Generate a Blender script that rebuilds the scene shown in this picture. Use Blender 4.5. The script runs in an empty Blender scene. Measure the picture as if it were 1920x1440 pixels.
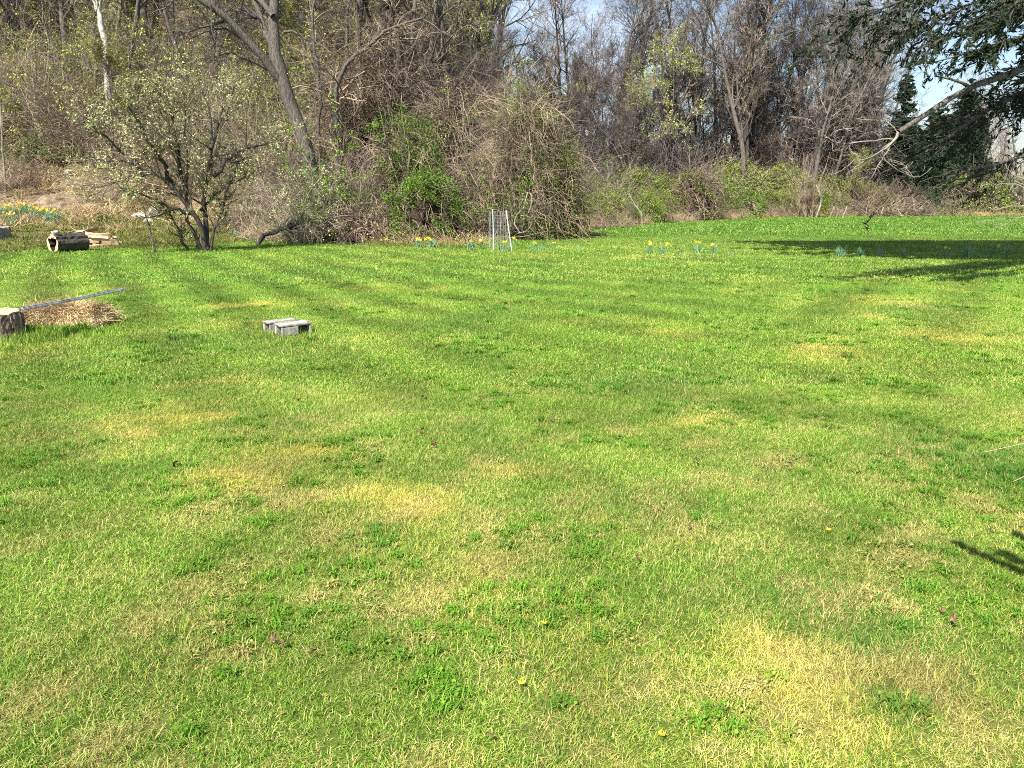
import bpy, math
import numpy as np
from mathutils import Vector
R = math.radians
SC = bpy.context.scene
COL = SC.collection

# ------------------------------------------------------------------ camera
CAMZ, F, PITCH = 1.65, 1442.0, R(13.83)
cam = bpy.data.objects.new('camera', bpy.data.cameras.new('camera'))
COL.objects.link(cam)
cam.location = (0, 0, CAMZ)
cam.rotation_euler = (R(90) - PITCH, 0, 0)
cam.data.sensor_width = 36; cam.data.lens = 36 * F / 1920
cam.data.clip_start = 0.05; cam.data.clip_end = 3000
SC.camera = cam

# ------------------------------------------------------------------ sky + sun + exposure
SUN_H = np.array([-0.50, -0.866]); SUN_EL = R(49)
w = bpy.data.worlds.new('World'); SC.world = w; w.use_nodes = True
nt = w.node_tree; nt.nodes.clear()
N = nt.nodes.new; L = nt.links.new
out = N('ShaderNodeOutputWorld'); bg = N('ShaderNodeBackground'); bg.inputs[1].default_value = 0.07
sky = N('ShaderNodeTexSky'); sky.sky_type = 'NISHITA'; sky.sun_disc = False
sky.sun_elevation = SUN_EL; sky.sun_rotation = math.atan2(SUN_H[0], SUN_H[1])
sky.air_density = 1.0; sky.dust_density = 1.2; sky.ozone_density = 1.5
tc = N('ShaderNodeTexCoord'); mp = N('ShaderNodeMapping'); mp.inputs['Scale'].default_value = (1, 1, 2.6)
mp.inputs['Location'].default_value = (0.35, 0.0, 0.2)
nz = N('ShaderNodeTexNoise'); nz.inputs['Scale'].default_value = 3.0; nz.inputs['Detail'].default_value = 7; nz.inputs['Roughness'].default_value = 0.55
rp = N('ShaderNodeValToRGB'); rp.color_ramp.elements[0].position = 0.49; rp.color_ramp.elements[1].position = 0.78
mx = N('ShaderNodeMix'); mx.data_type = 'RGBA'
L(tc.outputs['Generated'], mp.inputs['Vector']); L(mp.outputs[0], nz.inputs['Vector']); L(nz.outputs[0], rp.inputs[0])
L(rp.outputs[0], mx.inputs[0]); L(sky.outputs[0], mx.inputs[6]); mx.inputs[7].default_value = (6.6, 7.2, 8.3, 1)
L(mx.outputs[2], bg.inputs[0]); L(bg.outputs[0], out.inputs[0])

sun = bpy.data.objects.new('sun', bpy.data.lights.new('sun', 'SUN')); COL.objects.link(sun)
sun.data.energy = 4.6; sun.data.angle = R(0.53); sun.data.color = (1.0, 0.95, 0.87)
sd = Vector((SUN_H[0] * math.cos(SUN_EL), SUN_H[1] * math.cos(SUN_EL), math.sin(SUN_EL)))
sun.rotation_euler = sd.to_track_quat('Z', 'Y').to_euler()
sun.location = (-20, -30, 40)
SC.view_settings.view_transform = 'Standard'; SC.view_settings.look = 'None'
SC.view_settings.exposure = 1.45; SC.view_settings.gamma = 1.0; SC.view_settings.use_curve_mapping = False
SC.render.engine = 'CYCLES'
SC.cycles.max_bounces = 5; SC.cycles.diffuse_bounces = 3; SC.cycles.glossy_bounces = 1
SC.cycles.transmission_bounces = 2; SC.cycles.transparent_max_bounces = 4
SC.cycles.use_denoising = False; SC.cycles.sample_clamp_indirect = 4
SC.cycles.use_adaptive_sampling = False; SC.cycles.filter_width = 1.0

# ------------------------------------------------------------------ helpers
rng = np.random.default_rng(7)
def ray(px, py):
    u = (np.asarray(px, float) - 960) / F; v = (720 - np.asarray(py, float)) / F
    s, c = math.sin(PITCH), math.cos(PITCH)
    return u, c + s * v, -s + c * v
def P(px, py, Y):
    dx, dy, dz = ray(px, py); t = Y / dy
    return np.array([dx * t, Y, CAMZ + dz * t])
def G(px, py):
    dx, dy, dz = ray(px, py); t = -CAMZ / dz
    return np.array([dx * t, dy * t])

def hash2(ix, iy, s):
    n = (ix.astype(np.int64) * 374761393 + iy.astype(np.int64) * 668265263 + s * 1442695) & 0x7fffffff
    n = ((n ^ (n >> 13)) * 1274126177) & 0x7fffffff
    return ((n ^ (n >> 16)) & 0xffff) / 65535.0
def vnoise(x, y, sc, s=0, octv=3):
    tot = 0; amp = 1; norm = 0
    for o in range(octv):
        X = x / sc * 2 ** o + 100.3 * s; Y = y / sc * 2 ** o - 57.1 * s
        ix = np.floor(X); iy = np.floor(Y); fx = X - ix; fy = Y - iy
        fx = fx * fx * (3 - 2 * fx); fy = fy * fy * (3 - 2 * fy)
        a = hash2(ix, iy, s + o); b = hash2(ix + 1, iy, s + o); c = hash2(ix, iy + 1, s + o); d = hash2(ix + 1, iy + 1, s + o)
        tot = tot + amp * ((a * (1 - fx) + b * fx) * (1 - fy) + (c * (1 - fx) + d * fx) * fy); norm += amp; amp *= .5
    return tot / norm
def sstep(a, b, x):
    t = np.clip((x - a) / (b - a), 0, 1); return t * t * (3 - 2 * t)

def mesh_np(name, v, quads=None, tris=None, mats=(), matidx=None, smooth=False, attrs=None):
    me = bpy.data.meshes.new(name)
    v = np.asarray(v, np.float32).reshape(-1, 3)
    q = np.zeros((0, 4), int) if quads is None else np.asarray(quads, int).reshape(-1, 4)
    t = np.zeros((0, 3), int) if tris is None else np.asarray(tris, int).reshape(-1, 3)
    me.vertices.add(len(v)); me.vertices.foreach_set('co', v.ravel())
    nl = 4 * len(q) + 3 * len(t)
    if nl:
        me.loops.add(nl); me.loops.foreach_set('vertex_index', np.concatenate([q.ravel(), t.ravel()]).astype(np.int32))
        me.polygons.add(len(q) + len(t))
        ls = np.concatenate([np.arange(len(q)) * 4, 4 * len(q) + np.arange(len(t)) * 3]).astype(np.int32)
        me.polygons.foreach_set('loop_start', ls)
        if matidx is not None: me.polygons.foreach_set('material_index', np.asarray(matidx, np.int32))
        me.polygons.foreach_set('use_smooth', np.full(len(q) + len(t), smooth))
    for k, (typ, arr) in (attrs or {}).items():
        a = me.attributes.new(k, typ, 'POINT')
        a.data.foreach_set('vector' if typ == 'FLOAT_VECTOR' else 'value', np.asarray(arr, np.float32 if typ != 'INT' else np.int32).ravel())
    for m in mats: me.materials.append(m)
    me.update(calc_edges=True)
    return me

class Geo:
    """collects numpy pieces and becomes one mesh"""
    def __init__(s): s.v = []; s.q = []; s.t = []; s.n = 0
    def add(s, v, q=None, t=None):
        v = np.asarray(v, float).reshape(-1, 3); s.v.append(v)
        if q is not None and len(q): s.q.append(np.asarray(q).reshape(-1, 4) + s.n)
        if t is not None and len(t): s.t.append(np.asarray(t).reshape(-1, 3) + s.n)
        s.n += len(v)
    def tubes(s, Pt, Rd, n=3, cap=False):
        Pt = np.asarray(Pt, float); Rd = np.asarray(Rd, float)
        if Pt.ndim == 2: Pt = Pt[None]; Rd = Rd[None]
        M, k, _ = Pt.shape
        T = np.gradient(Pt, axis=1); T /= np.linalg.norm(T, axis=2, keepdims=True) + 1e-9
        ref = np.where(np.abs(T[:, :1, 2:3]) > .8, np.array([[[1., 0, 0]]]), np.array([[[0, 0, 1.]]]))
        ref = np.broadcast_to(ref, T.shape)
        U = np.cross(T, ref); U /= np.linalg.norm(U, axis=2, keepdims=True) + 1e-9
        V = np.cross(T, U)
        a = np.arange(n) * 2 * math.pi / n
        vv = Pt[:, :, None] + Rd[:, :, None, None] * (np.cos(a)[None, None, :, None] * U[:, :, None] + np.sin(a)[None, None, :, None] * V[:, :, None])
        base = (np.arange(M) * k * n)[:, None, None] + (np.arange(k - 1) * n)[None, :, None]
        j = np.arange(n)[None, None]; j2 = (np.arange(n)[None, None] + 1) % n
        q = np.stack([base + j, base + j2, base + n + j2, base + n + j], -1).reshape(-1, 4)
        s.add(vv.reshape(-1, 3), q)
        if cap:
            for m in range(M):
                for e, row in ((0, 0), (1, k - 1)):
                    ring = vv[m, row]; c = Pt[m, row]
                    tt = [[i, (i + 1) % n, n] if e else [(i + 1) % n, i, n] for i in range(n)]
                    s.add(np.vstack([ring, c[None]]), None, tt)
    def leaves(s, C, size, elong=1.6, dirv=None, r=None, jit=1.0):
        r = r or rng; M = len(C)
        if M == 0: return
        d = r.normal(size=(M, 3))
        if dirv is not None: d = dirv + d * jit
        d /= np.linalg.norm(d, axis=1, keepdims=True)
        o = r.normal(size=(M, 3)); o -= d * np.sum(o * d, 1, keepdims=True); o /= np.linalg.norm(o, axis=1, keepdims=True)
        sz = (size * r.uniform(.6, 1.35, M))[:, None]
        nn = np.cross(d, o) * sz * .18
        v = np.stack([C - d * sz * elong * .5, C + o * sz * .5 + nn, C + d * sz * elong * .5, C - o * sz * .5 + nn], 1)
        s.add(v.reshape(-1, 3), np.arange(M * 4).reshape(-1, 4))
    def box(s, c, h, rz=0.):
        c = np.asarray(c, float); x, y, z = h
        v = np.array([[i, j, k] for i in (-x, x) for j in (-y, y) for k in (-z, z)], float)
        cr, sr = math.cos(rz), math.sin(rz)
        v = np.stack([v[:, 0] * cr - v[:, 1] * sr, v[:, 0] * sr + v[:, 1] * cr, v[:, 2]], 1) + c
        s.add(v, [[0, 1, 3, 2], [4, 6, 7, 5], [0, 4, 5, 1], [2, 3, 7, 6], [0, 2, 6, 4], [1, 5, 7, 3]])
    def mesh(s, name, mats, smooth=False):
        v = np.vstack(s.v) if s.v else np.zeros((0, 3))
        q = np.vstack(s.q) if s.q else None; t = np.vstack(s.t) if s.t else None
        if not isinstance(mats, (list, tuple)): mats = [mats]
        return mesh_np(name, v, q, t, mats, smooth=smooth)

def link(name, data, parent=None, loc=(0, 0, 0)):
    o = bpy.data.objects.new(name, data); COL.objects.link(o); o.location = loc
    if parent: o.parent = parent
    return o
def tag(o, label=None, cat=None, group=None, kind=None):
    for k, v in (('label', label), ('category', cat), ('group', group), ('kind', kind)):
        if v: o[k] = v
    return o
def thing(name, label, cat, loc=(0, 0, 0), rz=0, group=None, scale=1):
    o = link(name, None, None, tuple(float(a) for a in loc)); o.rotation_euler = (0, 0, rz)
    o.scale = (scale,) * 3 if np.isscalar(scale) else scale
    o.empty_display_size = .2
    return tag(o, label, cat, group)
def copy_thing(src, loc, rz=0, scale=1, label=None, rx=0, ry=0):
    c = src.copy(); COL.objects.link(c); c.location = tuple(float(a) for a in loc); c.rotation_euler = (rx, ry, rz)
    c.scale = (scale,) * 3 if np.isscalar(scale) else scale
    if label: c['label'] = label
    for ch in KIDS.get(src.name, ()):
        d = ch.copy(); COL.objects.link(d); d.parent = c
    return c
KIDS = {}
def part(name, data, parent, **kw):
    o = link(name, data, parent); KIDS.setdefault(parent.name, []).append(o); tag(o, **kw); return o

def chains(base, d, length, k, curl, trop, r):
    M = len(base); Pt = np.zeros((M, k, 3)); Pt[:, 0] = base
    d = d / (np.linalg.norm(d, axis=1, keepdims=True) + 1e-9); st = (length / (k - 1))[:, None]
    for i in range(1, k):
        d = d + r.normal(size=(M, 3)) * curl + np.asarray(trop)
        d /= np.linalg.norm(d, axis=1, keepdims=True)
        Pt[:, i] = Pt[:, i - 1] + d * st
    return Pt
def taper(r0, r1, k, M=None):
    t = np.linspace(0, 1, k); r0 = np.asarray(r0, float); r1 = np.asarray(r1, float)
    return r0[..., None] * (1 - t) + r1[..., None] * t
def spawn(Pt, Rd, m, t0, t1, ang, ratio, r, rr=.6, fall=.5):
    M, k, _ = Pt.shape; idx = np.repeat(np.arange(M), m); K = len(idx)
    t = r.uniform(t0, t1, K); f = t * (k - 1); i = np.minimum(f.astype(int), k - 2); fr = (f - i)[:, None]
    a = Pt[idx, i]; b = Pt[idx, i + 1]; pos = a * (1 - fr) + b * fr; T = b - a
    L0 = np.linalg.norm(Pt[:, 1:] - Pt[:, :-1], axis=2).sum(1)[idx]
    T /= np.linalg.norm(T, axis=1, keepdims=True) + 1e-9
    o = r.normal(size=(K, 3)); o -= T * np.sum(o * T, 1, keepdims=True); o /= np.linalg.norm(o, axis=1, keepdims=True)
    an = ang * r.uniform(.6, 1.3, K)[:, None]
    d = T * np.cos(an) + o * np.sin(an)
    ln = L0 * ratio * (1 - fall * t) * r.uniform(.55, 1.25, K)
    rad = (Rd[idx, i] * (1 - fr[:, 0]) + Rd[idx, i + 1] * fr[:, 0]) * rr
    return pos, d, ln, rad

# ------------------------------------------------------------------ materials
def mat(name, c1, c2, scale=6., rough=.9, transl=0., island=0., bump=0., c3=None, stretch=None, spec=.3, pos='Object'):
    m = bpy.data.materials.new(name); m.use_nodes = True; nt = m.node_tree; nt.nodes.clear()
    N = nt.nodes.new; L = nt.links.new
    o = N('ShaderNodeOutputMaterial'); b = N('ShaderNodeBsdfPrincipled')
    b.inputs['Roughness'].default_value = rough; b.inputs['Specular IOR Level'].default_value = spec
    tc = N('ShaderNodeTexCoord'); nz = N('ShaderNodeTexNoise'); nz.inputs['Scale'].default_value = scale; nz.inputs['Detail'].default_value = 5
    src = tc.outputs['Object']
    if stretch:
        mp = N('ShaderNodeMapping'); mp.inputs['Scale'].default_value = stretch; L(src, mp.inputs[0]); src = mp.outputs[0]
    L(src, nz.inputs['Vector'])
    fac = nz.outputs[0]
    mr = N('ShaderNodeMapRange'); mr.inputs[1].default_value = .32; mr.inputs[2].default_value = .68; L(fac, mr.inputs[0]); fac = mr.outputs[0]
    if island:
        gi = N('ShaderNodeNewGeometry'); ma = N('ShaderNodeMath'); ma.operation = 'MULTIPLY_ADD'
        s2 = N('ShaderNodeMath'); s2.operation = 'SUBTRACT'; s2.inputs[1].default_value = .5; L(gi.outputs['Random Per Island'], s2.inputs[0])
        ma.inputs[1].default_value = island; L(s2.outputs[0], ma.inputs[0]); L(fac, ma.inputs[2]); fac = ma.outputs[0]
    cr = N('ShaderNodeValToRGB'); e = cr.color_ramp.elements
    e[0].color = (*c1, 1); e[1].color = (*c2, 1)
    if c3: x = e.new(.5); x.color = (*c3, 1)
    L(fac, cr.inputs[0]); oi = N('ShaderNodeObjectInfo'); hs = N('ShaderNodeHueSaturation')
    mv = N('ShaderNodeMapRange'); mv.inputs[3].default_value = .8; mv.inputs[4].default_value = 1.2; L(oi.outputs['Random'], mv.inputs[0]); L(mv.outputs[0], hs.inputs['Value'])
    L(cr.outputs[0], hs.inputs['Color']); L(hs.outputs[0], b.inputs['Base Color'])
    if bump:
        bp = N('ShaderNodeBump'); bp.inputs['Strength'].default_value = bump; bp.inputs['Distance'].default_value = .03; L(nz.outputs[0], bp.inputs['Height']); L(bp.outputs[0], b.inputs['Normal'])
    if transl:
        tr = N('ShaderNodeBsdfTranslucent'); L(hs.outputs[0], tr.inputs[0]); ms = N('ShaderNodeMixShader'); ms.inputs[0].default_value = transl
        L(b.outputs[0], ms.inputs[1]); L(tr.outputs[0], ms.inputs[2]); L(ms.outputs[0], o.inputs[0])
    else: L(b.outputs[0], o.inputs[0])
    return m
M = {}
M['bark'] = mat('grey_bark', (0.029, 0.023, 0.019), (0.175, 0.153, 0.130), 9, stretch=(4, 4, .7), bump=.8)
M['bark_dark'] = mat('dark_bark', (0.027, 0.023, 0.022), (0.098, 0.081, 0.075), 7, stretch=(4, 4, .7), bump=.6)
M['snag'] = mat('bleached_wood', (0.225, 0.203, 0.165), (0.576, 0.544, 0.480), 5, stretch=(3, 3, 1.2), bump=.6)
M['twig_grey'] = mat('grey_twigs', (0.061, 0.053, 0.047), (0.391, 0.325, 0.270), 1.2, island=.8)
M['twig_brown'] = mat('brown_twigs', (0.041, 0.032, 0.024), (0.329, 0.254, 0.173), 1.2, island=.9)
M['twig_dark'] = mat('dark_twigs', (0.025, 0.021, 0.022), (0.140, 0.115, 0.110), 1.2, island=.8)
M['twig_tan'] = mat('tan_stems', (0.066, 0.050, 0.033), (0.470, 0.381, 0.258), 1.2, island=.9)
M['twig_red'] = mat('reddish_stems', (0.045, 0.030, 0.023), (0.307, 0.226, 0.168), 1.2, island=.9)
M['twig_pale'] = mat('pale_twigs', (0.091, 0.077, 0.059), (0.300, 0.270, 0.217), 3, island=.5)
M['leaf_bud'] = mat('yellow_green_buds', (0.131, 0.178, 0.023), (0.535, 0.607, 0.110), 1., transl=.3, island=.9)
M['leaf_pale'] = mat('pale_buds', (0.255, 0.304, 0.098), (0.693, 0.735, 0.378), 1., transl=.3, island=.9)
M['leaf_green'] = mat('fresh_green_leaves', (0.039, 0.088, 0.008), (0.202, 0.331, 0.043), 1., transl=.3, island=.9)
M['leaf_vine'] = mat('vine_leaves', (0.043, 0.076, 0.008), (0.256, 0.325, 0.054), .8, transl=.25, island=.9)
M['needle'] = mat('dark_needles', (0.006, 0.013, 0.007), (0.028, 0.043, 0.017), 1., transl=.08, island=.8)
M['needle_far'] = mat('conifer_needles', (0.006, 0.015, 0.008), (0.027, 0.051, 0.021), .7, transl=.08, island=.8)
M['straw'] = mat('straw', (0.216, 0.137, 0.065), (0.749, 0.576, 0.317), 3, island=.9, transl=.15)
M['concrete'] = mat('weathered_concrete', (0.102, 0.096, 0.081), (0.497, 0.481, 0.422), 14, bump=.5)
M['wood_cut'] = mat('cut_wood', (0.238, 0.161, 0.084), (0.490, 0.374, 0.238), 9, stretch=(5, 5, 1), bump=.3, island=.7)
M['wood_grey'] = mat('silvered_wood', (0.168, 0.154, 0.140), (0.465, 0.435, 0.398), 8, stretch=(6, 6, .8), bump=.8)
M['stump'] = mat('stump_bark', (0.077, 0.052, 0.038), (0.350, 0.266, 0.203), 9, stretch=(3, 3, .9), bump=1.)
M['metal'] = mat('galvanised_steel', (0.112, 0.126, 0.147), (0.368, 0.400, 0.440), 20, rough=.5, spec=.6)
M['white_stake'] = mat('white_plastic', (.60, .60, .58), (.80, .80, .76), 8)
M['daff_leaf'] = mat('daffodil_leaves', (.07, .15, .08), (.24, .40, .24), 2, transl=.2, island=.7)
M['daff'] = mat('daffodil_yellow', (.75, .58, .03), (.85, .75, .12), 20, transl=.3, island=.4)
M['dead_leaf'] = mat('dead_leaf', (0.036, 0.021, 0.012), (0.182, 0.105, 0.052), 20, island=.6)
M['rock'] = mat('rock', (0.175, 0.147, 0.119), (0.450, 0.405, 0.345), 6, bump=.8)
M['rough'] = mat('rough_grass_blades', (0.091, 0.126, 0.021), (0.336, 0.336, 0.104), 2, transl=.2, island=.9)
M['void'] = mat('rotten_wood_and_inner_shade', (.02, .012, .008), (.05, .032, .02), 6)  # rotten wood in cavities; also the painted shade inside vine heaps

# ------------------------------------------------------------------ the lawn's edge, the terrain, the fields that colour the lawn
EDGE = [(-700, 485), (0, 472), (110, 466), (300, 464), (460, 452), (600, 455), (760, 461), (870, 463), (905, 456), (1000, 440), (1100, 430),
        (1200, 420), (1400, 409), (1600, 406), (1920, 404), (2700, 404)]
ep = np.array([G(*e) for e in EDGE]); ep = ep[np.argsort(ep[:, 0])]
def Yb(x): return np.interp(x, ep[:, 0], ep[:, 1]) + (vnoise(x, x * 0, 1.5, 3) - .5) * .7
def height(x, y):
    d = np.maximum(y - Yb(x), 0); m = sstep(3., -9., x)
    hill = .13 * np.minimum(d, 8) + .43 * np.clip(d - 8, 0, 95) + .08 * np.maximum(d - 95, 0)
    z = m * hill + (1 - m) * .02 * np.minimum(d, 30)
    z = z - .45 * np.exp(-((x + .6) / 2.6) ** 2) * sstep(0, 2.5, d) * sstep(14, 5, d)
    return z + sstep(.5, 6, d) * (vnoise(x, y, 6, 5) - .5) * .5 + (vnoise(x, y, 9, 9) - .5) * .05 * sstep(2, 8, y)
PATCH = [  # photo px centre, half sizes, strength, kind: y = yellowed, s = straw, g = lush
    (430,576,120,5,1.1,'y'),(635,565,36,4,1.,'y'),(800,541,50,6,.8,'y'),(720,545,60,4,.6,'y'),(500,740,70,5,.4,'y'),(400,724,75,18,1.0,'y'),(395,780,80,18,.8,'y'),
    (250,817,70,10,.7,'y'),(545,850,70,18,.8,'y'),(800,642,110,8,.6,'y'),(870,652,50,8,.6,'y'),(1000,697,45,9,.9,'y'),(940,738,35,10,.7,'y'),
    (1290,800,120,24,1.,'y'),(1130,797,60,10,.6,'y'),(1450,715,50,12,.8,'y'),(1540,658,50,13,.8,'y'),(1640,565,60,10,.8,'y'),(1640,590,60,20,.5,'y'),
    (740,925,120,40,.8,'y'),(785,965,75,38,1.2,'y'),(945,870,80,26,1.,'y'),(430,905,90,25,.6,'y'),(320,925,80,16,.6,'y'),(1170,552,40,5,.8,'y'),
    (1310,862,70,15,.6,'y'),(1500,1235,90,40,.9,'y'),(1560,1320,90,25,.8,'y'),(1640,1420,100,24,.6,'y'),(1220,625,60,6,.5,'y'),(1370,525,80,5,.6,'y'),
    (1800,640,70,60,.5,'y'),(1860,560,40,30,.5,'y'),(900,1080,60,20,.4,'y'),(1130,1010,90,30,.4,'y'),(120,780,60,14,.6,'y'),(210,870,60,12,.6,'y'),(740,600,60,5,.3,'y'),
    (400,1235,70,28,.8,'s'),(200,1415,70,20,.9,'s'),(660,1110,110,45,.7,'s'),(480,1230,60,30,.5,'s'),(1660,985,65,14,.9,'s'),(1560,975,30,10,.6,'s'),(60,1330,70,50,.7,'s'),
    (905,1030,30,10,.7,'s'),(700,990,60,10,.6,'s'),(1740,577,40,10,.9,'s'),(860,1360,60,25,.5,'s'),(1040,1300,60,25,.4,'s'),(620,1180,90,25,.5,'s'),(250,1180,140,40,.4,'s'),
    (60,1120,80,40,.4,'s'),(1060,1400,90,25,.4,'s'),(1080,490,25,3,.8,'s'),
    (630,780,130,42,.8,'g'),(520,725,60,20,.5,'g'),(900,815,90,25,.6,'g'),(1570,1140,130,90,1.2,'g'),(1720,1300,200,90,1.3,'g'),(1820,850,90,50,.7,'g'),(1250,740,100,26,.7,'g'),
    (250,900,140,30,.5,'g'),(430,640,140,18,.6,'g'),(100,680,120,30,.5,'g'),(1060,960,90,30,.4,'g'),(1500,940,120,30,.5,'g'),(960,1200,120,50,.4,'g'),(700,1010,60,30,.4,'g'),
    (900,610,120,10,.4,'g'),(1300,1150,120,60,.3,'g'),(1720,1000,100,40,.4,'g')]
PW = []
for (a, b, ra, rb, st, kd) in PATCH:
    c = G(a, b); rx = abs(G(a + ra, b)[0] - c[0]); ry = abs(G(a, b - rb)[1] - G(a, b + rb)[1]) / 2
    PW.append((c[0], c[1], max(rx, .08), max(ry, .08), st, kd))
def fields(x, y):
    wx = x + (vnoise(x, y, .9, 21) - .5) * .9 * np.clip(y / 6, .25, 1.2); wy = y + (vnoise(x, y, .9, 22) - .5) * 1.3 * np.clip(y / 6, .25, 1.5)
    yel = np.zeros_like(x); st = np.zeros_like(x); gr = np.zeros_like(x)
    for (cx, cy, rx, ry, s_, kd) in PW:
        v = s_ * np.exp(-(((wx - cx) / rx) ** 2 + ((wy - cy) / ry) ** 2) * 1.3)
        if kd == 'y': yel += v
        elif kd == 's': st += v
        else: gr += v
    n1 = vnoise(x, y, 1.1, 31); n2 = vnoise(x, y, .35, 32); n3 = vnoise(x, y, 4., 33); n4 = vnoise(x, y, .16, 34, 2)
    near = sstep(9, 2.2, y)
    yel = yel * (.15 + .85 * n2 + .75 * n4) * .72 + sstep(.5, .8, n1) * .38 + sstep(.5, .85, n3) * .2
    st = st * .55 * (.1 + .8 * n2 + .8 * n4) + sstep(.4, .8, n4 * .5 + n2 * .5) * (.12 + .45 * near) + near * .07 + .03 + .12 * sstep(.5, .8, n3) + yel * .22
    gr = gr + sstep(.5, .15, n1) * .5
    far = sstep(24, 34, y)
    gr = gr + .35 * sstep(7, 16, y) + .35 * far
    yel = yel * (1 - .75 * far); st = st * (1 - .75 * far)
    # mowing: three families of bands
    wob = (vnoise(x, y, 6, 41) - .5) * .7
    a1 = (x * .86 + y * .51) + wob + .006 * (x + 6) * (y - 12)
    a2 = (x * .55 + y * .83) + wob
    a3 = (x * .85 - y * .52) + wob
    s1 = np.sin(a1 * 2 * math.pi / 1.25); s2 = np.sin(a2 * 2 * math.pi / 1.3); s3 = np.sin(a3 * 2 * math.pi / 1.4)
    w1 = sstep(1., -2.5, x); w3 = sstep(2.5, 5., x) * sstep(17, 14, y); w2 = 1 - np.maximum(w1, w3)
    stripe = (np.tanh(3 * s1) * w1 + np.tanh(3 * s2) * w2 * .7 + np.tanh(2 * s3) * w3 * .7 + .25 * np.tanh(2 * s1) * w2 + .25 * np.tanh(2 * s2) * w1) * sstep(2.5, 6, y) * sstep(30, 21, y)
    return np.clip(yel, 0, 1.3), np.clip(st, 0, 1.2), np.clip(gr, 0, 1.2), stripe

def grass_mat(name, blade):
    m = bpy.data.materials.new(name); m.use_nodes = True; nt = m.node_tree; nt.nodes.clear(); N = nt.nodes.new; L = nt.links.new
    o = N('ShaderNodeOutputMaterial'); b = N('ShaderNodeBsdfPrincipled'); b.inputs['Roughness'].default_value = .6; b.inputs['Specular IOR Level'].default_value = .25 if blade else .1
    at = N('ShaderNodeAttribute'); at.attribute_name = 'fld'; at.attribute_type = 'INSTANCER' if blade else 'GEOMETRY'
    a2 = N('ShaderNodeAttribute'); a2.attribute_name = 'fld2'; a2.attribute_type = at.attribute_type
    se = N('ShaderNodeSeparateXYZ'); L(at.outputs['Vector'], se.inputs[0])
    geo = N('ShaderNodeNewGeometry')
    if blade:
        rn = N('ShaderNodeAttribute'); rn.attribute_name = 'rnd'; rnd = rn.outputs['Fac']
        rm = N('ShaderNodeAttribute'); rm.attribute_name = 'rnd2'; rnd2 = rm.outputs['Fac']
    else:
        n = N('ShaderNodeTexNoise'); n.inputs['Scale'].default_value = 9; n.inputs['Detail'].default_value = 8; n.inputs['Roughness'].default_value = .8; L(geo.outputs['Position'], n.inputs[0])
        mr = N('ShaderNodeMapRange'); mr.inputs[1].default_value = .3; mr.inputs[2].default_value = .7; L(n.outputs[0], mr.inputs[0]); rnd = mr.outputs[0]; rnd2 = rnd
    g = N('ShaderNodeValToRGB'); e = g.color_ramp.elements
    e[0].color = (.034, .110, .006, 1); e[1].color = (.34, .48, .070, 1); x = e.new(.5); x.color = (.130, .280, .018, 1); L(rnd, g.inputs[0])
    lush = N('ShaderNodeMix'); lush.data_type = 'RGBA'; lush.inputs[7].default_value = (.078, .205, .034, 1)
    mu = N('ShaderNodeMath'); mu.operation = 'MULTIPLY'; mu.inputs[1].default_value = .6; mu.use_clamp = True; L(se.outputs['Z'], mu.inputs[0]); L(mu.outputs[0], lush.inputs[0]); L(g.outputs[0], lush.inputs[6])
    # yellow: smooth tint; straw: picks single blades
    y = N('ShaderNodeMix'); y.data_type = 'RGBA'; y.inputs[7].default_value = (.58, .52, .09, 1)
    ym = N('ShaderNodeMath'); ym.operation = 'MULTIPLY_ADD'; ym.inputs[1].default_value = 2.1; ym.use_clamp = True
    yo = N('ShaderNodeMath'); yo.operation = 'MULTIPLY_ADD'; yo.inputs[1].default_value = -1.7; yo.inputs[2].default_value = 0; L(rnd2, yo.inputs[0])
    L(se.outputs['X'], ym.inputs[0]); L(yo.outputs[0], ym.inputs[2]); L(ym.outputs[0], y.inputs[0]); L(lush.outputs[2], y.inputs[6])
    s = N('ShaderNodeMix'); s.data_type = 'RGBA'
    sc = N('ShaderNodeValToRGB'); sc.color_ramp.elements[0].color = (.24, .20, .055, 1); sc.color_ramp.elements[1].color = (.62, .57, .20, 1); L(rnd, sc.inputs[0]); L(sc.outputs[0], s.inputs[7])
    sa = N('ShaderNodeMath'); sa.operation = 'ADD'; L(se.outputs['Y'], sa.inputs[0]); L(rnd2, sa.inputs[1])
    sb = N('ShaderNodeMapRange'); sb.inputs[1].default_value = .92 if blade else .75; sb.inputs[2].default_value = .97 if blade else 1.3; L(sa.outputs[0], sb.inputs[0]); L(sb.outputs[0], s.inputs[0]); L(y.outputs[2], s.inputs[6])
    if not blade:
        so = N('ShaderNodeMix'); so.data_type = 'RGBA'; so.inputs[7].default_value = (.075, .075, .022, 1); L(s.outputs[2], so.inputs[6]); s = so
        a3 = N('ShaderNodeAttribute'); a3.attribute_name = 'soil'; L(a3.outputs['Fac'], so.inputs[0])
    hs = N('ShaderNodeHueSaturation'); L(s.outputs[2], hs.inputs['Color']); L(a2.outputs['Fac'], hs.inputs['Value'])
    L(hs.outputs[0], b.inputs['Base Color'])
    if blade:
        tr = N('ShaderNodeBsdfTranslucent'); L(hs.outputs[0], tr.inputs[0]); ms = N('ShaderNodeMixShader'); ms.inputs[0].default_value = .25
        L(b.outputs[0], ms.inputs[1]); L(tr.outputs[0], ms.inputs[2]); L(ms.outputs[0], o.inputs[0])
    else: L(b.outputs[0], o.inputs[0])
    return m
M['lawn'] = grass_mat('lawn_soil_and_thatch', False); M['blade'] = grass_mat('grass_blades', True)

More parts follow.
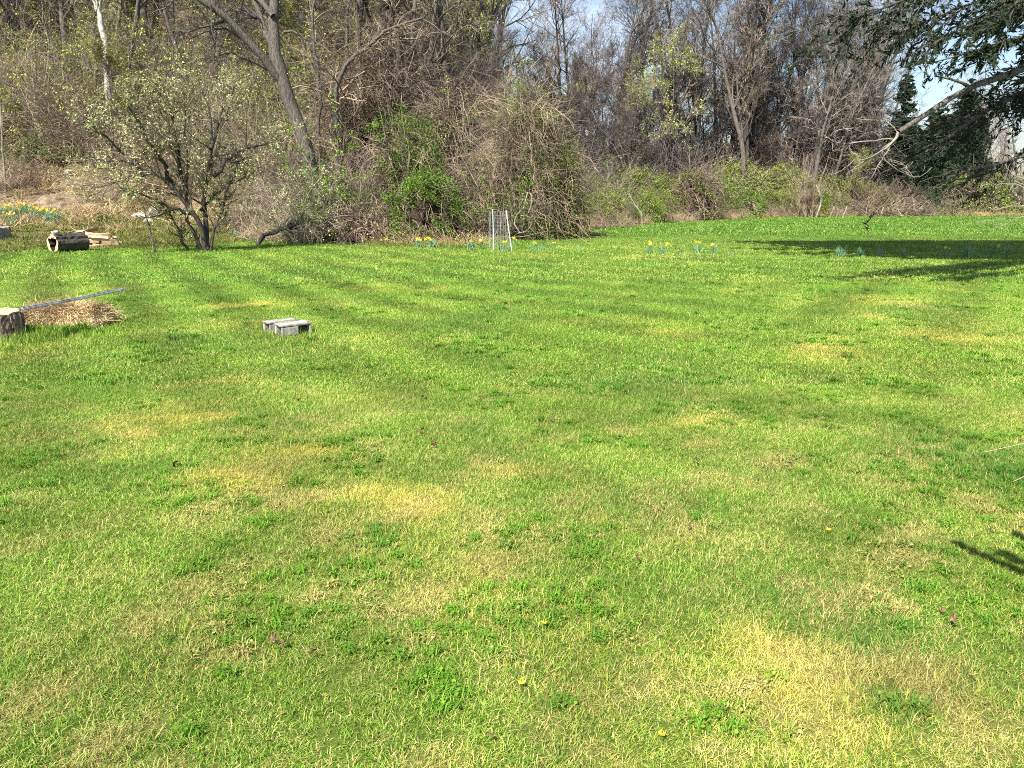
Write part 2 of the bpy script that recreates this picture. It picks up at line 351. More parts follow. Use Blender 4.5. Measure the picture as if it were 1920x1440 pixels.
def forest_floor_mat():
    m = mat('leaf_litter', (.07, .05, .03), (.30, .235, .155), 3.5, bump=.5, c3=(.17, .13, .08)); nt = m.node_tree
    N = nt.nodes.new; L = nt.links.new
    b = [n for n in nt.nodes if n.type == 'BSDF_PRINCIPLED'][0]; src = b.inputs['Base Color'].links[0].from_socket
    at = N('ShaderNodeAttribute'); at.attribute_name = 'green'; mx = N('ShaderNodeMix'); mx.data_type = 'RGBA'; mx.inputs[7].default_value = (.10, .14, .03, 1)
    tcn = N('ShaderNodeTexCoord'); n = N('ShaderNodeTexNoise'); n.inputs['Scale'].default_value = 2.; n.inputs['Detail'].default_value = 8; L(tcn.outputs['Object'], n.inputs[0])
    a = N('ShaderNodeMath'); a.operation = 'ADD'; L(at.outputs['Fac'], a.inputs[0]); L(n.outputs[0], a.inputs[1])
    mr = N('ShaderNodeMapRange'); mr.inputs[1].default_value = .75; mr.inputs[2].default_value = 1.05; L(a.outputs[0], mr.inputs[0]); L(mr.outputs[0], mx.inputs[0])
    L(src, mx.inputs[6]); L(mx.outputs[2], b.inputs['Base Color']); return m
M['litter'] = forest_floor_mat()

ys = np.concatenate([np.linspace(-25, 0, 12), np.linspace(1, 12, 70), np.geomspace(12.3, 700, 190)])
us = np.linspace(-1, 1, 301); us = np.sign(us) * np.abs(us) ** 1.15
YY, UU = np.meshgrid(ys, us, indexing='ij'); XX = UU * np.maximum(22, YY * 1.25 + 14)
ZZ = height(XX, YY)
nr, nc = XX.shape; idx = np.arange(nr * nc).reshape(nr, nc)
q = np.stack([idx[:-1, :-1], idx[:-1, 1:], idx[1:, 1:], idx[1:, :-1]], -1).reshape(-1, 4)
cx = XX.ravel()[q].mean(1); cy = YY.ravel()[q].mean(1)
inl = cy < Yb(cx)
V = np.stack([XX.ravel(), YY.ravel(), ZZ.ravel()], 1)
def submesh(name, faces, m, attrs):
    u, inv = np.unique(faces, return_inverse=True)
    return mesh_np(name, V[u], inv.reshape(-1, 4), None, [m], smooth=True, attrs={k: (t, a[u]) for k, (t, a) in attrs.items()})
fx, fy = V[:, 0], V[:, 1]; fl = fields(fx, fy)
FV = np.stack([fl[0], fl[1] * .9, fl[2]], 1); F2 = (1 + .16 * fl[3]) * .80
tag(link('lawn', submesh('lawn', q[inl], M['lawn'], {'fld': ('FLOAT_VECTOR', FV), 'fld2': ('FLOAT', F2), 'soil': ('FLOAT', .30 + .45 * sstep(20, 6, fy))})), kind='structure')
dd = fy - Yb(fx)
green = np.clip(.45 - dd / 14, -.1, .45) + (vnoise(fx, fy, 3, 51) - .5) * .5
tag(link('woodland_floor', submesh('woodland_floor', q[~inl], M['litter'], {'green': ('FLOAT', green)})), kind='structure')

# ------------------------------------------------------------------ grass: patches of blades set out over the lawn
def patch_mesh(name, s, n, w_, hmin, hmax, r, weed=0, mt=None, flat=.25):
    b = np.stack([r.uniform(-s / 2, s / 2, n) * 1.5, r.uniform(-s / 2, s / 2, n) * 1.5, np.zeros(n)], 1)
    az = r.uniform(0, 2 * math.pi, n); h = r.uniform(hmin, hmax, n) * (1 + .35 * r.normal(size=n).clip(-1, 2)); lean = r.uniform(.25, 1.7, n)
    fl_ = r.random(n) < flat * 1.8; lean[fl_] = r.uniform(1.6, 4., fl_.sum()); hz = h / np.sqrt(1 + lean ** 2)
    d = np.stack([np.cos(az), np.sin(az), np.zeros(n)], 1); o = np.stack([-np.sin(az), np.cos(az), np.zeros(n)], 1) * (w_ * r.uniform(.6, 1.3, n) / 2)[:, None]
    tw = r.normal(size=n) * .8; o = o * np.cos(tw)[:, None] + d * (np.sin(tw) * w_ / 2)[:, None]
    up = np.array([0, 0, 1.])
    mid = b + d * (hz * lean * .35)[:, None] + up * (hz * .62)[:, None]; tip = b + d * (hz * lean)[:, None] + up * hz[:, None]
    v = np.stack([b - o, b + o, mid - o * .9, mid + o * .9, tip], 1).reshape(-1, 3)
    k = np.arange(n)[:, None] * 5
    qd = k + np.array([[0, 1, 3, 2]]); tr = k + np.array([[2, 3, 4]])
    r1 = np.repeat(r.random(n), 5); r2 = np.repeat(np.where(fl_, r.uniform(.35, 1, n), r.random(n)), 5)
    if weed:
        # a tuft of coarser, darker blades
        nt_ = 34; tb = np.stack([r.normal(size=nt_) * s * .16, r.normal(size=nt_) * s * .16, np.zeros(nt_)], 1); ta = r.uniform(0, 6.28, nt_); td = np.stack([np.cos(ta), np.sin(ta), np.zeros(nt_)], 1)
        to = np.stack([-np.sin(ta), np.cos(ta), np.zeros(nt_)], 1) * w_ * .95; th = r.uniform(.7, 1.3, nt_)[:, None] * hmax; tm_ = tb + td * th * .5 + [0, 0, 1] * th * .8; tt_ = tb + td * th * 1.3 + [0, 0, 1] * th * .75
        tv = np.stack([tb - to, tb + to, tm_ - to, tm_ + to, tt_], 1).reshape(-1, 3); k2 = len(v) + np.arange(nt_)[:, None] * 5
        qd = np.vstack([qd, k2 + [[0, 1, 3, 2]]]); tr = np.vstack([tr, k2 + [[2, 3, 4]]]); v = np.vstack([v, tv]); r1 = np.concatenate([r1, np.repeat(r.uniform(.1, .55, nt_), 5)]); r2 = np.concatenate([r2, np.repeat(r.uniform(.4, .65, nt_), 5)])
        # small round clover-like leaves lying over the turf
        m_ = weed; c = np.stack([r.uniform(-s / 2, s / 2, m_), r.uniform(-s / 2, s / 2, m_), r.uniform(.012, .04, m_)], 1); rr = r.uniform(.003, .007, m_)
        a = np.arange(6) * math.pi / 3; tl = r.normal(size=(m_, 2)) * .35
        lv = np.zeros((m_, 6, 3)); lv[:, :, 0] = c[:, None, 0] + rr[:, None] * np.cos(a); lv[:, :, 1] = c[:, None, 1] + rr[:, None] * np.sin(a)
        lv[:, :, 2] = c[:, None, 2] + rr[:, None] * (np.cos(a) * tl[:, :1] + np.sin(a) * tl[:, 1:])
        kk = len(v) + np.arange(m_)[:, None] * 6
        qd = np.vstack([qd, kk + [[0, 1, 2, 3]], kk + [[0, 3, 4, 5]]]); v = np.vstack([v, lv.reshape(-1, 3)])
        r1 = np.concatenate([r1, np.repeat(r.uniform(.0, .6, m_), 6)]); r2 = np.concatenate([r2, np.repeat(r.uniform(.4, .6, m_), 6)])
    return mesh_np(name, v, qd, tr, [mt or M['blade']], attrs={'rnd': ('FLOAT', r1), 'rnd2': ('FLOAT', r2)})

def gn_scatter(name, pts, vi, rot, scl, coll, fld=None, fld2=None, label=None, cat=None):
    at = {'vi': ('INT', vi), 'rot': ('FLOAT_VECTOR', rot), 'scl': ('FLOAT_VECTOR', scl)}
    if fld is not None: at['fld'] = ('FLOAT_VECTOR', fld); at['fld2'] = ('FLOAT', fld2)
    me = mesh_np(name, pts, attrs=at)
    o = link(name, me); tag(o, label, cat, kind='stuff')
    ng = bpy.data.node_groups.new(name, 'GeometryNodeTree')
    ng.interface.new_socket('Geometry', in_out='INPUT', socket_type='NodeSocketGeometry'); ng.interface.new_socket('Geometry', in_out='OUTPUT', socket_type='NodeSocketGeometry')
    n = ng.nodes.new; l = ng.links.new
    gi = n('NodeGroupInput'); go = n('NodeGroupOutput'); ip = n('GeometryNodeInstanceOnPoints'); ci = n('GeometryNodeCollectionInfo')
    ci.inputs['Collection'].default_value = coll; ci.inputs['Separate Children'].default_value = True; ci.inputs['Reset Children'].default_value = True
    def att(nm, t):
        a = n('GeometryNodeInputNamedAttribute'); a.data_type = t; a.inputs['Name'].default_value = nm; return [s for s in a.outputs if s.enabled][0]
    l(gi.outputs[0], ip.inputs['Points']); l(ci.outputs[0], ip.inputs['Instance']); ip.inputs['Pick Instance'].default_value = True
    l(att('vi', 'INT'), ip.inputs['Instance Index']); l(att('rot', 'FLOAT_VECTOR'), ip.inputs['Rotation']); l(att('scl', 'FLOAT_VECTOR'), ip.inputs['Scale'])
    l(ip.outputs[0], go.inputs[0])
    md = o.modifiers.new('scatter', 'NODES'); md.node_group = ng
    return o
def coll_of(name, meshes):
    c = bpy.data.collections.new(name)
    for i, me in enumerate(meshes):
        c.objects.link(bpy.data.objects.new('%s_%02d' % (name, i), me))
    return c
def lawn_band(idx_, y0, y1, cell, n, w_, h0, h1, nvar=5, weed=0):
    r = np.random.default_rng(100 + idx_)
    cl = coll_of('grass_patch_%s' % 'abcdef'[idx_], [patch_mesh('grass_patch', cell, n, w_, h0, h1, r, weed=weed if i >= nvar - 2 else 0) for i in range(nvar)])
    yy = np.arange(y0, y1, cell); pts = []
    for y in yy:
        half = .80 * y + 1.3; xx = np.arange(-half, half, cell)
        pts.append(np.stack([xx + r.uniform(-.3, .3, len(xx)) * cell, y + r.uniform(-.3, .3, len(xx)) * cell], 1))
    p = np.vstack(pts); p = p[p[:, 1] < Yb(p[:, 0]) + .2]
    f = fields(p[:, 0], p[:, 1]); K = len(p)
    pts = np.column_stack([p, height(p[:, 0], p[:, 1]) + .001])
    rot = np.zeros((K, 3)); rot[:, 2] = r.uniform(0, 6.28, K)
    hs = np.maximum(.7, .9 + .5 * np.clip(f[2], 0, 1) - .35 * np.clip(f[1], 0, 1) + .5 * (vnoise(p[:, 0], p[:, 1], .5, 61) - .5)) * r.uniform(.8, 1.25, K)
    for (qx, qy, qr, qh) in [(551, 630, .42, .9), (520, 622, .40, .9), (0, 640, .5, 1.7), (126, 618, .65, 1.6), (60, 640, .5, 1.2), (101, 476, .5, 1.2), (384, 472, .6, 1.3), (936, 474, .5, 1.3)]:
        c_ = G(qx, qy); hs = hs + qh * np.exp(-(((p[:, 0] - c_[0]) ** 2 + (p[:, 1] - c_[1]) ** 2) / qr ** 2))
    scl = np.column_stack([np.ones(K), np.ones(K), hs])
    wz = (vnoise(p[:, 0], p[:, 1], .45, 71) > .62) | ((p[:, 0] > 1.3) & (p[:, 1] < 5) & (p[:, 1] > 2.6) & (p[:, 0] / p[:, 1] > .5) & (vnoise(p[:, 0], p[:, 1], .3, 77) > .38))
    vi = r.integers(0, nvar - 2, K) if weed else r.integers(0, nvar, K)
    if weed: vi = np.where(wz & (r.random(K) < .6), nvar - 2 + r.integers(0, 2, K), vi)
    f2 = (1 + (.08 + .13 * sstep(6, 12, p[:, 1])) * f[3]) * (.70 + .58 * vnoise(p[:, 0], p[:, 1], .4, 81)) * (1 - .22 * np.clip(f[2] - .35, 0, 1))
    gn_scatter('lawn_grass', pts, vi, rot, scl, cl, np.stack([f[0], f[1], f[2]], 1), f2,
               ['short mown grass of the foreground lawn with yellowed patches', 'mown grass across the middle of the lawn', 'mown grass with faint mower stripes on the far lawn', 'mown grass at the far right end of the lawn'][idx_], 'grass')
lawn_band(0, 1.5, 6.6, .10, 400, .0023, .012, .038, 9, weed=7)
lawn_band(1, 6.6, 15, .20, 420, .0044, .016, .042, 7, weed=1)
lawn_band(2, 15, 33, .45, 280, .011, .024, .05, 5)
lawn_band(3, 33, 62, 1.1, 170, .034, .04, .08, 4)

# ------------------------------------------------------------------ generators for woody plants
def bare_tree(seed, H, r0, tm, bm_, spread=.9, lean=(0, 0), start=.3, m=(15, 8, 7, 2), curl=.10, vines=0, leafn=0, leafm=None, leafs=.07, thin=1.):
    r = np.random.default_rng(seed)
    tk = chains(np.zeros((1, 3)), np.array([[lean[0], lean[1], 1.]]), np.array([H]), 14, curl * .7, (0, 0, .04), r)
    tr = taper(np.array([r0]), np.array([r0 * .12]), 14); tr[0, 0] *= 1.35
    a = Geo(); a.tubes(tk, tr, 9)
    p, d, l, rd = spawn(tk, tr, m[0], start, .99, .85 * spread, .42, r, .55, .45)
    L1 = chains(p, d, l, 8, .16, (0, 0, .10), r); R1 = taper(rd, rd * .22, 8); a.tubes(L1, R1, 5)
    b = Geo()
    p, d, l, rd = spawn(L1, R1, m[1], .2, 1., .75, .5, r, .6); rd = np.maximum(rd, .012 * thin)
    L2 = chains(p, d, l, 6, .2, (0, 0, .06), r); R2 = taper(rd, rd * .35, 6); b.tubes(L2, R2, 4)
    p, d, l, rd = spawn(L2, R2, m[2], .15, 1., .7, .55, r, .6); rd = np.clip(rd * 1.2, .009 * thin, .024)
    L3 = chains(p, d, np.maximum(l, .5), 4, .22, (0, 0, .05), r); R3 = taper(rd, rd * .4, 4); b.tubes(L3, R3, 3)
    p, d, l, rd = spawn(L3, R3, m[3], .1, 1., .7, .6, r, .7); rd = np.clip(rd, .007 * thin, .012 * thin)
    L4 = chains(p, d, np.maximum(l, .3), 3, .25, (0, 0, .03), r); R4 = taper(rd, rd * .5, 3); b.tubes(L4, R4, 3)
    if vines:
        p = np.column_stack([r.normal(size=(vines, 2)) * H * .09, r.uniform(.25, .75, vines) * H])
        vn = chains(p, np.column_stack([r.normal(size=(vines, 2)), -np.ones(vines) * .5]), r.uniform(.15, .45, vines) * H, 8, .22, (0, 0, -.14), r)
        b.tubes(vn, taper(np.full(vines, .015), np.full(vines, .008), 8), 3)
    res = [('trunk', a.mesh('trunk', tm, True)), ('crown', b.mesh('crown', bm_))]
    if leafn:
        c = Geo(); k = r.integers(0, len(L4), leafn); tt = r.random(leafn)[:, None]
        c.leaves(L4[k, 1] * (1 - tt) + L4[k, 2] * tt, leafs, 1.3, r=r); res.append(('leaves', c.mesh('leaves', leafm)))
    return res
def thicket(seed, rx, ry, h, n, sm, arch=.06, m=5, leafn=0, leafm=None, leafs=.06, rad=.012, curl=.16, spread=.45, leaf_low=0., side=2, k=9):
    """many thin stems rising from a footprint, arching over"""
    r = np.random.default_rng(seed); a = Geo()
    ang = r.uniform(0, 6.28, n); q_ = np.sqrt(r.random(n)); base = np.column_stack([np.cos(ang) * q_ * rx, np.sin(ang) * q_ * ry, np.zeros(n) - .05])
    d = np.column_stack([r.normal(size=(n, 2)) * spread, np.ones(n)])
    S = chains(base, d, h * r.uniform(.55, 1.25, n), k, curl, (0, 0, -arch), r); SR = taper(rad * r.uniform(.6, 1.4, n), np.full(n, rad * .4), k); S[:, :, 2] = np.abs(S[:, :, 2]); a.tubes(S, SR, 3)
    p, d, l, rd = spawn(S, SR, m, .15, 1., .8, .38, r, .7); T = chains(p, d, l, 4, .25, (0, 0, -arch * .8), r); TR = taper(rd, rd * .5, 4); a.tubes(T, TR, 3)
    if side:
        p, d, l, rd = spawn(T, TR, side, .1, 1., .8, .55, r, .8); T = chains(p, d, l, 3, .25, (0, 0, -arch * .6), r); a.tubes(T, taper(rd, rd * .5, 3), 3)
    res = [('stems', a.mesh('stems', sm))]
    if leafn:
        c = Geo(); kx = r.integers(0, len(T), leafn); tt = r.random(leafn)[:, None]; C = T[kx, 0] * (1 - tt) + T[kx, -1] * tt + r.normal(size=(leafn, 3)) * .06
        keep = vnoise(C[:, 0] + C[:, 2], C[:, 2] + C[:, 1] * .7, .8, seed) > .40
        c.leaves(C[keep], leafs, 1.3, r=r); res.append(('leaves', c.mesh('leaves', leafm)))
    return res
def mound(seed, rx, ry, h, n, sm, leafn, leafm, leafs=.07, rad=.011, hang=.8, leafthr=.5, core=None, wild=.12):
    """a heap of vines hanging over what carries them"""
    r = np.random.default_rng(seed); a = Geo()
    def dome(k, z0=.0, f=1.):
        an = r.uniform(0, 6.28, k); z = r.uniform(z0, 1, k); rr_ = np.sqrt(1 - z ** 2.2) * .95 + .05
        w_ = 1 + .25 * np.sin(an * 3 + seed) + .15 * np.sin(an * 7 + seed * 2)
        lump = 1 + .38 * (vnoise(np.cos(an) * 2 + seed, np.sin(an) * 2 + z * 2.2, .8, seed) - .5) * 2 * .6
        return np.column_stack([np.cos(an) * rr_ * rx * w_ * f * lump, np.sin(an) * rr_ * ry * w_ * f * lump, z * h * (1 + .12 * np.sin(an * 5 + seed)) * (.5 + .5 * lump)])
    p = dome(n, .15); nrm = p / np.array([rx ** 2, ry ** 2, h ** 2]); nrm /= np.linalg.norm(nrm, axis=1, keepdims=True)
    d = nrm * .7 + r.normal(size=p.shape) * .6
    S = chains(p, d, r.uniform(.15, .75, n) ** 1.2 * h * hang, 9, wild, (0, 0, -.20), r); S[:, :, 2] = np.maximum(S[:, :, 2], .02); a.tubes(S, taper(rad * r.uniform(.35, 1.5, n) ** 1.3, np.full(n, rad * .3), 9), 3)
    p2 = dome(n, .0, .85); S2 = chains(p2, r.normal(size=p2.shape), r.uniform(.2, .5, n) * h, 6, .35, (0, 0, -.03), r); S2[:, :, 2] = np.maximum(S2[:, :, 2], .02); a.tubes(S2, taper(np.full(n, rad), np.full(n, rad * .5), 6), 3)
    res = [('stems', a.mesh('stems', sm))]
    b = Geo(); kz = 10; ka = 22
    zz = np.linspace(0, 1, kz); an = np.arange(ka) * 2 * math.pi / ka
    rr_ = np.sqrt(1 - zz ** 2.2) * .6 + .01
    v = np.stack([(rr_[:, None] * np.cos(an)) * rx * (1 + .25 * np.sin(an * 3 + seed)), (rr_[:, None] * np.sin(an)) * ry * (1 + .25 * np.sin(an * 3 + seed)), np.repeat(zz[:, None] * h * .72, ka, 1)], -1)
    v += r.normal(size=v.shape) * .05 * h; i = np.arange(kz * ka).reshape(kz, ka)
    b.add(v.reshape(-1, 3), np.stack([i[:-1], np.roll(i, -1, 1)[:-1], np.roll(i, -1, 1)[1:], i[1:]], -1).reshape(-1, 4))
    res.append(('inner_shade_core', b.mesh('inner_shade_core', core or M['void'])))  # near-black shell: the heap's inner shade put in as colour
    if leafn:
        C = dome(leafn, 0., 1.) * r.uniform(1.0, 1.16, (leafn, 1)) + r.normal(size=(leafn, 3)) * .10; C[:, 2] = np.abs(C[:, 2])
        keep = vnoise(C[:, 0] * 1.0 + C[:, 2] * .6, C[:, 2] * 1.2 + C[:, 1] * .8, .30 * (rx + h) / 2, seed + 5) > leafthr
        c = Geo(); c.leaves(C[keep], leafs, 1.3, r=r); res.append(('leaves', c.mesh('leaves', leafm)))
    return res
def conifer(seed, H, R_, nm, tm, n=260, spr=26, size=.16):
    r = np.random.default_rng(seed); a = Geo(); tk = np.zeros((1, 8, 3)); tk[0, :, 2] = np.linspace(0, H, 8); a.tubes(tk, taper(np.array([H * .018]), np.array([.02]), 8), 7)
    z = H * (1 - r.random(n) ** .65 * .95); an = r.uniform(0, 6.28, n); ln = R_ * (1 - z / H) ** .8 * r.uniform(.6, 1.15, n) + .12
    B = chains(np.column_stack([np.zeros((n, 2)), z]), np.column_stack([np.cos(an), np.sin(an), np.full(n, .25)]), ln, 5, .06, (0, 0, -.09), r)
    a.tubes(B, taper(np.full(n, .02), np.full(n, .006), 5), 3)
    k = np.repeat(np.arange(n), spr); t = r.random(len(k)) ** .7 * 3.99; i = t.astype(int); f = (t - i)[:, None]
    C = B[k, i] * (1 - f) + B[k, i + 1] * f + r.normal(size=(len(k), 3)) * (ln[k] * .09)[:, None]
    D = B[k, 4] - B[k, 0]; D /= np.linalg.norm(D, axis=1, keepdims=True); D[:, 2] -= .35
    c = Geo(); c.leaves(C, size, 2.2, dirv=D, r=r, jit=.45)
    return [('trunk', a.mesh('trunk', tm, True)), ('needles', c.mesh('needles', nm))]
def build(name, label, cat, parts, loc, rz=0, group=None, scale=1):
    t = thing(name, label, cat, loc, rz, group, scale)
    for nm, me in parts: part(nm, me, t)
    return t
def at(px, Y, dz=0.):
    x = float(P(px, 400, Y)[0]); return (x, Y, float(height(np.array([x]), np.array([float(Y)]))[0]) + dz)
ZONES = [(190, 'left of the white snag'), (590, 'between white snag and leaning tree'), (740, 'just right of the leaning tree'), (950, 'left of the haystack-shaped heap'),
         (1150, 'just right of the haystack-shaped heap'), (1330, 'above the middle daffodils'), (1500, 'left of the fan-shaped bush'), (1670, 'left of the pointed spruce'), (1e9, 'right of the pointed spruce')]
def row(name, label, cat, group, variants, spots):
    """spots: (px, Y, scale); one thing per spot, the variants taken in turn; the label names the nearest landmark"""
    protos = {}; mid = float(np.median([s[1] for s in spots])); base_label = label
    r = np.random.default_rng(len(name) + len(label))
    for i, s in enumerate(spots):
        label = base_label + ' ' + [z for e, z in ZONES if s[0] < e][0] + (', further back' if s[1] > mid else ', nearer the lawn')
        k = i % len(variants); loc = at(s[0], s[1]); sc = s[2] if len(s) > 2 else 1; rz = r.uniform(0, 6.28) if len(s) < 4 else s[3]
        if k not in protos: protos[k] = build(name, label, cat, variants[k], loc, rz, group, sc)
        else: copy_thing(protos[k], loc, rz, sc, label)
rs = np.random.default_rng(5)
def spread_spots(px0, px1, Y0, Y1, n, s0, s1, seed=0):
    r = np.random.default_rng(seed); q_ = (np.arange(n) + r.uniform(0, 1, n)) / n
    return [(float(px0 + (px1 - px0) * a), float(r.uniform(Y0, Y1)), float(r.uniform(s0, s1))) for a in r.permutation(q_)]

def edge_spots(px0, px1, d0, d1, n, s0, s1, seed=0):
    o = []
    for px, d, s_ in spread_spots(px0, px1, d0, d1, n, s0, s1, seed):
        u = (px - 960) / F; Y = 15.
        while Y < Yb(np.array([u * Y]))[0] and Y < 70: Y += .3
        o.append((px, Y + d, s_ * (.75 + .25 * min(Y, 58) / 40)))
    return o
# ------------------------------------------------------------------ the woods
BT = [bare_tree(11, 18, .19, M['bark'], M['twig_grey'], .8), bare_tree(12, 19, .22, M['bark'], M['twig_brown'], .9, lean=(.08, .02)),
      bare_tree(13, 16, .15, M['bark'], M['twig_grey'], .7, m=(17, 8, 7, 2)), bare_tree(14, 20, .25, M['bark'], M['twig_brown'], 1., m=(14, 9, 7, 2))]
DT = [bare_tree(21, 17, .20, M['bark_dark'], M['twig_dark'], .85, m=(16, 8, 7, 2)), bare_tree(22, 19, .24, M['bark_dark'], M['twig_dark'], .75, lean=(-.06, 0), m=(16, 9, 7, 2)),
      bare_tree(23, 18, .18, M['bark_dark'], M['twig_grey'], .65)]
UT = [bare_tree(31, 10, .12, M['bark_dark'], M['twig_dark'], 1.05, start=.12, m=(20, 9, 8, 3), vines=120), bare_tree(32, 9.5, .12, M['bark_dark'], M['twig_brown'], 1.1, start=.1, m=(20, 9, 8, 3), vines=160)]
BUD = [bare_tree(41, 13, .14, M['bark'], M['twig_grey'], .9, start=.15, m=(17, 8, 7, 3), leafn=4300, leafm=M['leaf_bud'], leafs=.09),
       bare_tree(42, 8, .09, M['bark'], M['twig_brown'], 1.05, start=.1, m=(16, 8, 7, 3), leafn=5000, leafm=M['leaf_bud'], leafs=.07)]
row('bare_tree', 'tall bare hillside tree', 'tree', 'bare trees on the wooded hillside', BT,
    spread_spots(-260, 930, 38, 60, 44, .75, 1.05, 1) + spread_spots(-350, 900, 60, 95, 44, .8, 1.1, 2))
row('bare_tree', 'tall bare tree of the far wood', 'tree', 'tall bare trees behind the far lawn edge', BT,
    spread_spots(925, 1640, 62, 82, 30, .78, 1.02, 3))
row('dark_tree', 'dark bare tree', 'tree', 'dark bare trees of the far tree line', DT,
    spread_spots(1040, 1420, 62, 74, 10, .7, .9, 4) + spread_spots(1330, 1625, 66, 76, 22, .85, 1.15, 14) + spread_spots(980, 1600, 80, 100, 12, .75, .95, 15))
row('understorey_tree', 'low vine-hung bare tree', 'tree', 'vine-hung understorey trees', UT,
    edge_spots(1020, 1420, 12, 22, 15, .8, 1.1, 5) + edge_spots(1400, 1600, 10, 16, 9, .7, .95, 6) + spread_spots(620, 980, 34, 44, 8, .6, .85, 16))
row('budding_tree', 'slender yellow-green budding tree', 'tree', 'budding trees on the hillside', BUD,
    spread_spots(-200, 620, 39, 75, 28, .7, 1.1, 7) + [(895, 46, 1.05), (880, 52, 1.15), (640, 40, .8), (700, 46, .9), (860, 44, .7), (250, 36, .6), (200, 38, .7)])
row('budding_tree', 'olive-green budding tree', 'tree', 'olive budding trees of the far tree line', BUD, [(1225, 60, .85), (1060, 60, 1.05), (1190, 60, .7), (1600, 62, .6)])
row('bare_tree', 'thin distant tree', 'tree', 'distant thin trees at right', [DT[2], BT[0]],
    spread_spots(1640, 2100, 85, 120, 20, .5, .72, 8) + spread_spots(1750, 2100, 70, 84, 10, .5, .65, 18))
FAR = [bare_tree(51, 16, .2, M['bark'], M['twig_grey'], 1.1, start=.1, m=(14, 6, 6, 2), thin=2.5)]
row('bare_tree', 'hazy skyline tree', 'tree', 'trees on the far skyline', FAR, spread_spots(900, 2200, 130, 200, 22, .6, .9, 9))

# brush layers
TH = [thicket(61, 2.2, 1.6, 4.2, 110, M['twig_brown'], .06), thicket(62, 2.4, 1.6, 3.6, 110, M['twig_tan'], .09), thicket(63, 2.2, 1.5, 4.6, 110, M['twig_grey'], .04)]
THG = [thicket(64, 2.2, 1.6, 4., 95, M['twig_brown'], .06, leafn=4200, leafm=M['leaf_bud'], leafs=.055), thicket(65, 2.2, 1.6, 3.4, 90, M['twig_grey'], .05, leafn=5500, leafm=M['leaf_green'], leafs=.055)]
THR = [thicket(66, 2.2, 1.2, 1.9, 130, M['twig_red'], .12, rad=.013), thicket(67, 2.2, 1.2, 1.6, 130, M['twig_tan'], .13, rad=.012)]
row('shrub', 'leafless tangle of brown stems', 'shrub', 'leafless thickets on the hillside', TH,
    spread_spots(-120, 950, 35, 42, 20, .8, 1.2, 20) + spread_spots(-220, 900, 42, 60, 22, .9, 1.5, 21) + spread_spots(460, 900, 29, 34, 9, .6, .9, 22) + [(200, 35.4, .95), (232, 35.0, .9), (178, 35.8, .9)])
row('shrub', 'brown thicket flecked with green buds', 'shrub', 'budding thickets on the hillside', THG,
    spread_spots(-100, 700, 35, 46, 26, .8, 1.2, 23) + spread_spots(-200, 900, 46, 80, 30, 1., 1.6, 24))
row('shrub', 'leafless grey-brown thicket', 'shrub', 'thickets under the far tree line', [TH[2], TH[0]],
    edge_spots(1010, 1660, 9, 14, 22, .7, 1.1, 25) + spread_spots(1000, 1650, 66, 90, 16, 1.2, 1.8, 26) + spread_spots(1640, 2150, 66, 95, 18, .9, 1.4, 27))
row('bramble', 'low reddish dead bramble', 'bramble', 'dead brambles at the far right lawn edge', THR,
    edge_spots(1600, 2080, .6, 5., 44, .85, 1.4, 46))
row('bramble', 'low tan bank bramble', 'bramble', 'brambles on the left bank', [THR[1], THR[0]],
    spread_spots(-60, 620, 31.5, 35, 16, .5, .8, 28) + spread_spots(440, 860, 27, 30, 10, .45, .7, 29))

# leafy bank of brambles
BK = [mound(71, 2.6, 1.6, 2.2, 500, M['twig_brown'], 13000, M['leaf_vine'], .085, leafthr=.36), mound(72, 2.3, 1.6, 1.8, 450, M['twig_tan'], 9000, M['leaf_green'], .08, leafthr=.5),
      mound(73, 2.4, 1.6, 2.6, 550, M['twig_tan'], 9000, M['leaf_vine'], .08, leafthr=.46)]
row('bramble_mound', 'green bramble mound', 'bramble', 'green bramble mounds on the right bank', BK,
    edge_spots(1075, 1260, 2, 6, 11, .45, .8, 40) + edge_spots(1075, 1270, 6, 11, 8, .7, 1.15, 41) + edge_spots(1330, 1700, 1.8, 5, 16, .5, .85, 42) + edge_spots(1320, 1720, 5, 8, 13, .75, 1.2, 43) + edge_spots(1700, 1980, 5, 8, 6, .6, .9, 44))
row('shrub', 'ragged brown brush', 'shrub', 'brush between the bramble mounds', [TH[0], TH[1]],
    edge_spots(1080, 1560, 2, 9, 17, .35, .6, 47))
row('bramble', 'low tan lawn-edge bramble', 'bramble', 'tan brambles below the green bank', [THR[1], THR[0]],
    edge_spots(1080, 1600, .3, 1.8, 34, .40, .75, 45))

# ------------------------------------------------------------------ single plants that stand out
def poly(pts, Y):
    Ys = Y if hasattr(Y, '__len__') else [Y] * len(pts)
    return np.array([P(a, b, yy) for (a, b), yy in zip(pts, Ys)])
def resample(pl, k, r=None, amp=0.):
    s = np.r_[0, np.cumsum(np.linalg.norm(np.diff(pl, axis=0), axis=1))]; t = np.linspace(0, s[-1], k)
    o = np.column_stack([np.interp(t, s, pl[:, i]) for i in range(3)])
    for _ in range(2): o[1:-1] = (o[:-2] + 2 * o[1:-1] + o[2:]) / 4
    if r is not None: o[1:-1] += r.normal(size=(k - 2, 3)) * amp
    return o
def set_origin(me, org):
    v = np.zeros(len(me.vertices) * 3, np.float32); me.vertices.foreach_get('co', v); v = v.reshape(-1, 3) - np.asarray(org, np.float32)
    me.vertices.foreach_set('co', v.ravel()); me.update()
def world_thing(name, label, cat, org, parts, group=None):
    t = thing(name, label, cat, org, 0, group)
    for nm, me in parts:
        set_origin(me, org); part(nm, me, t)
    return t

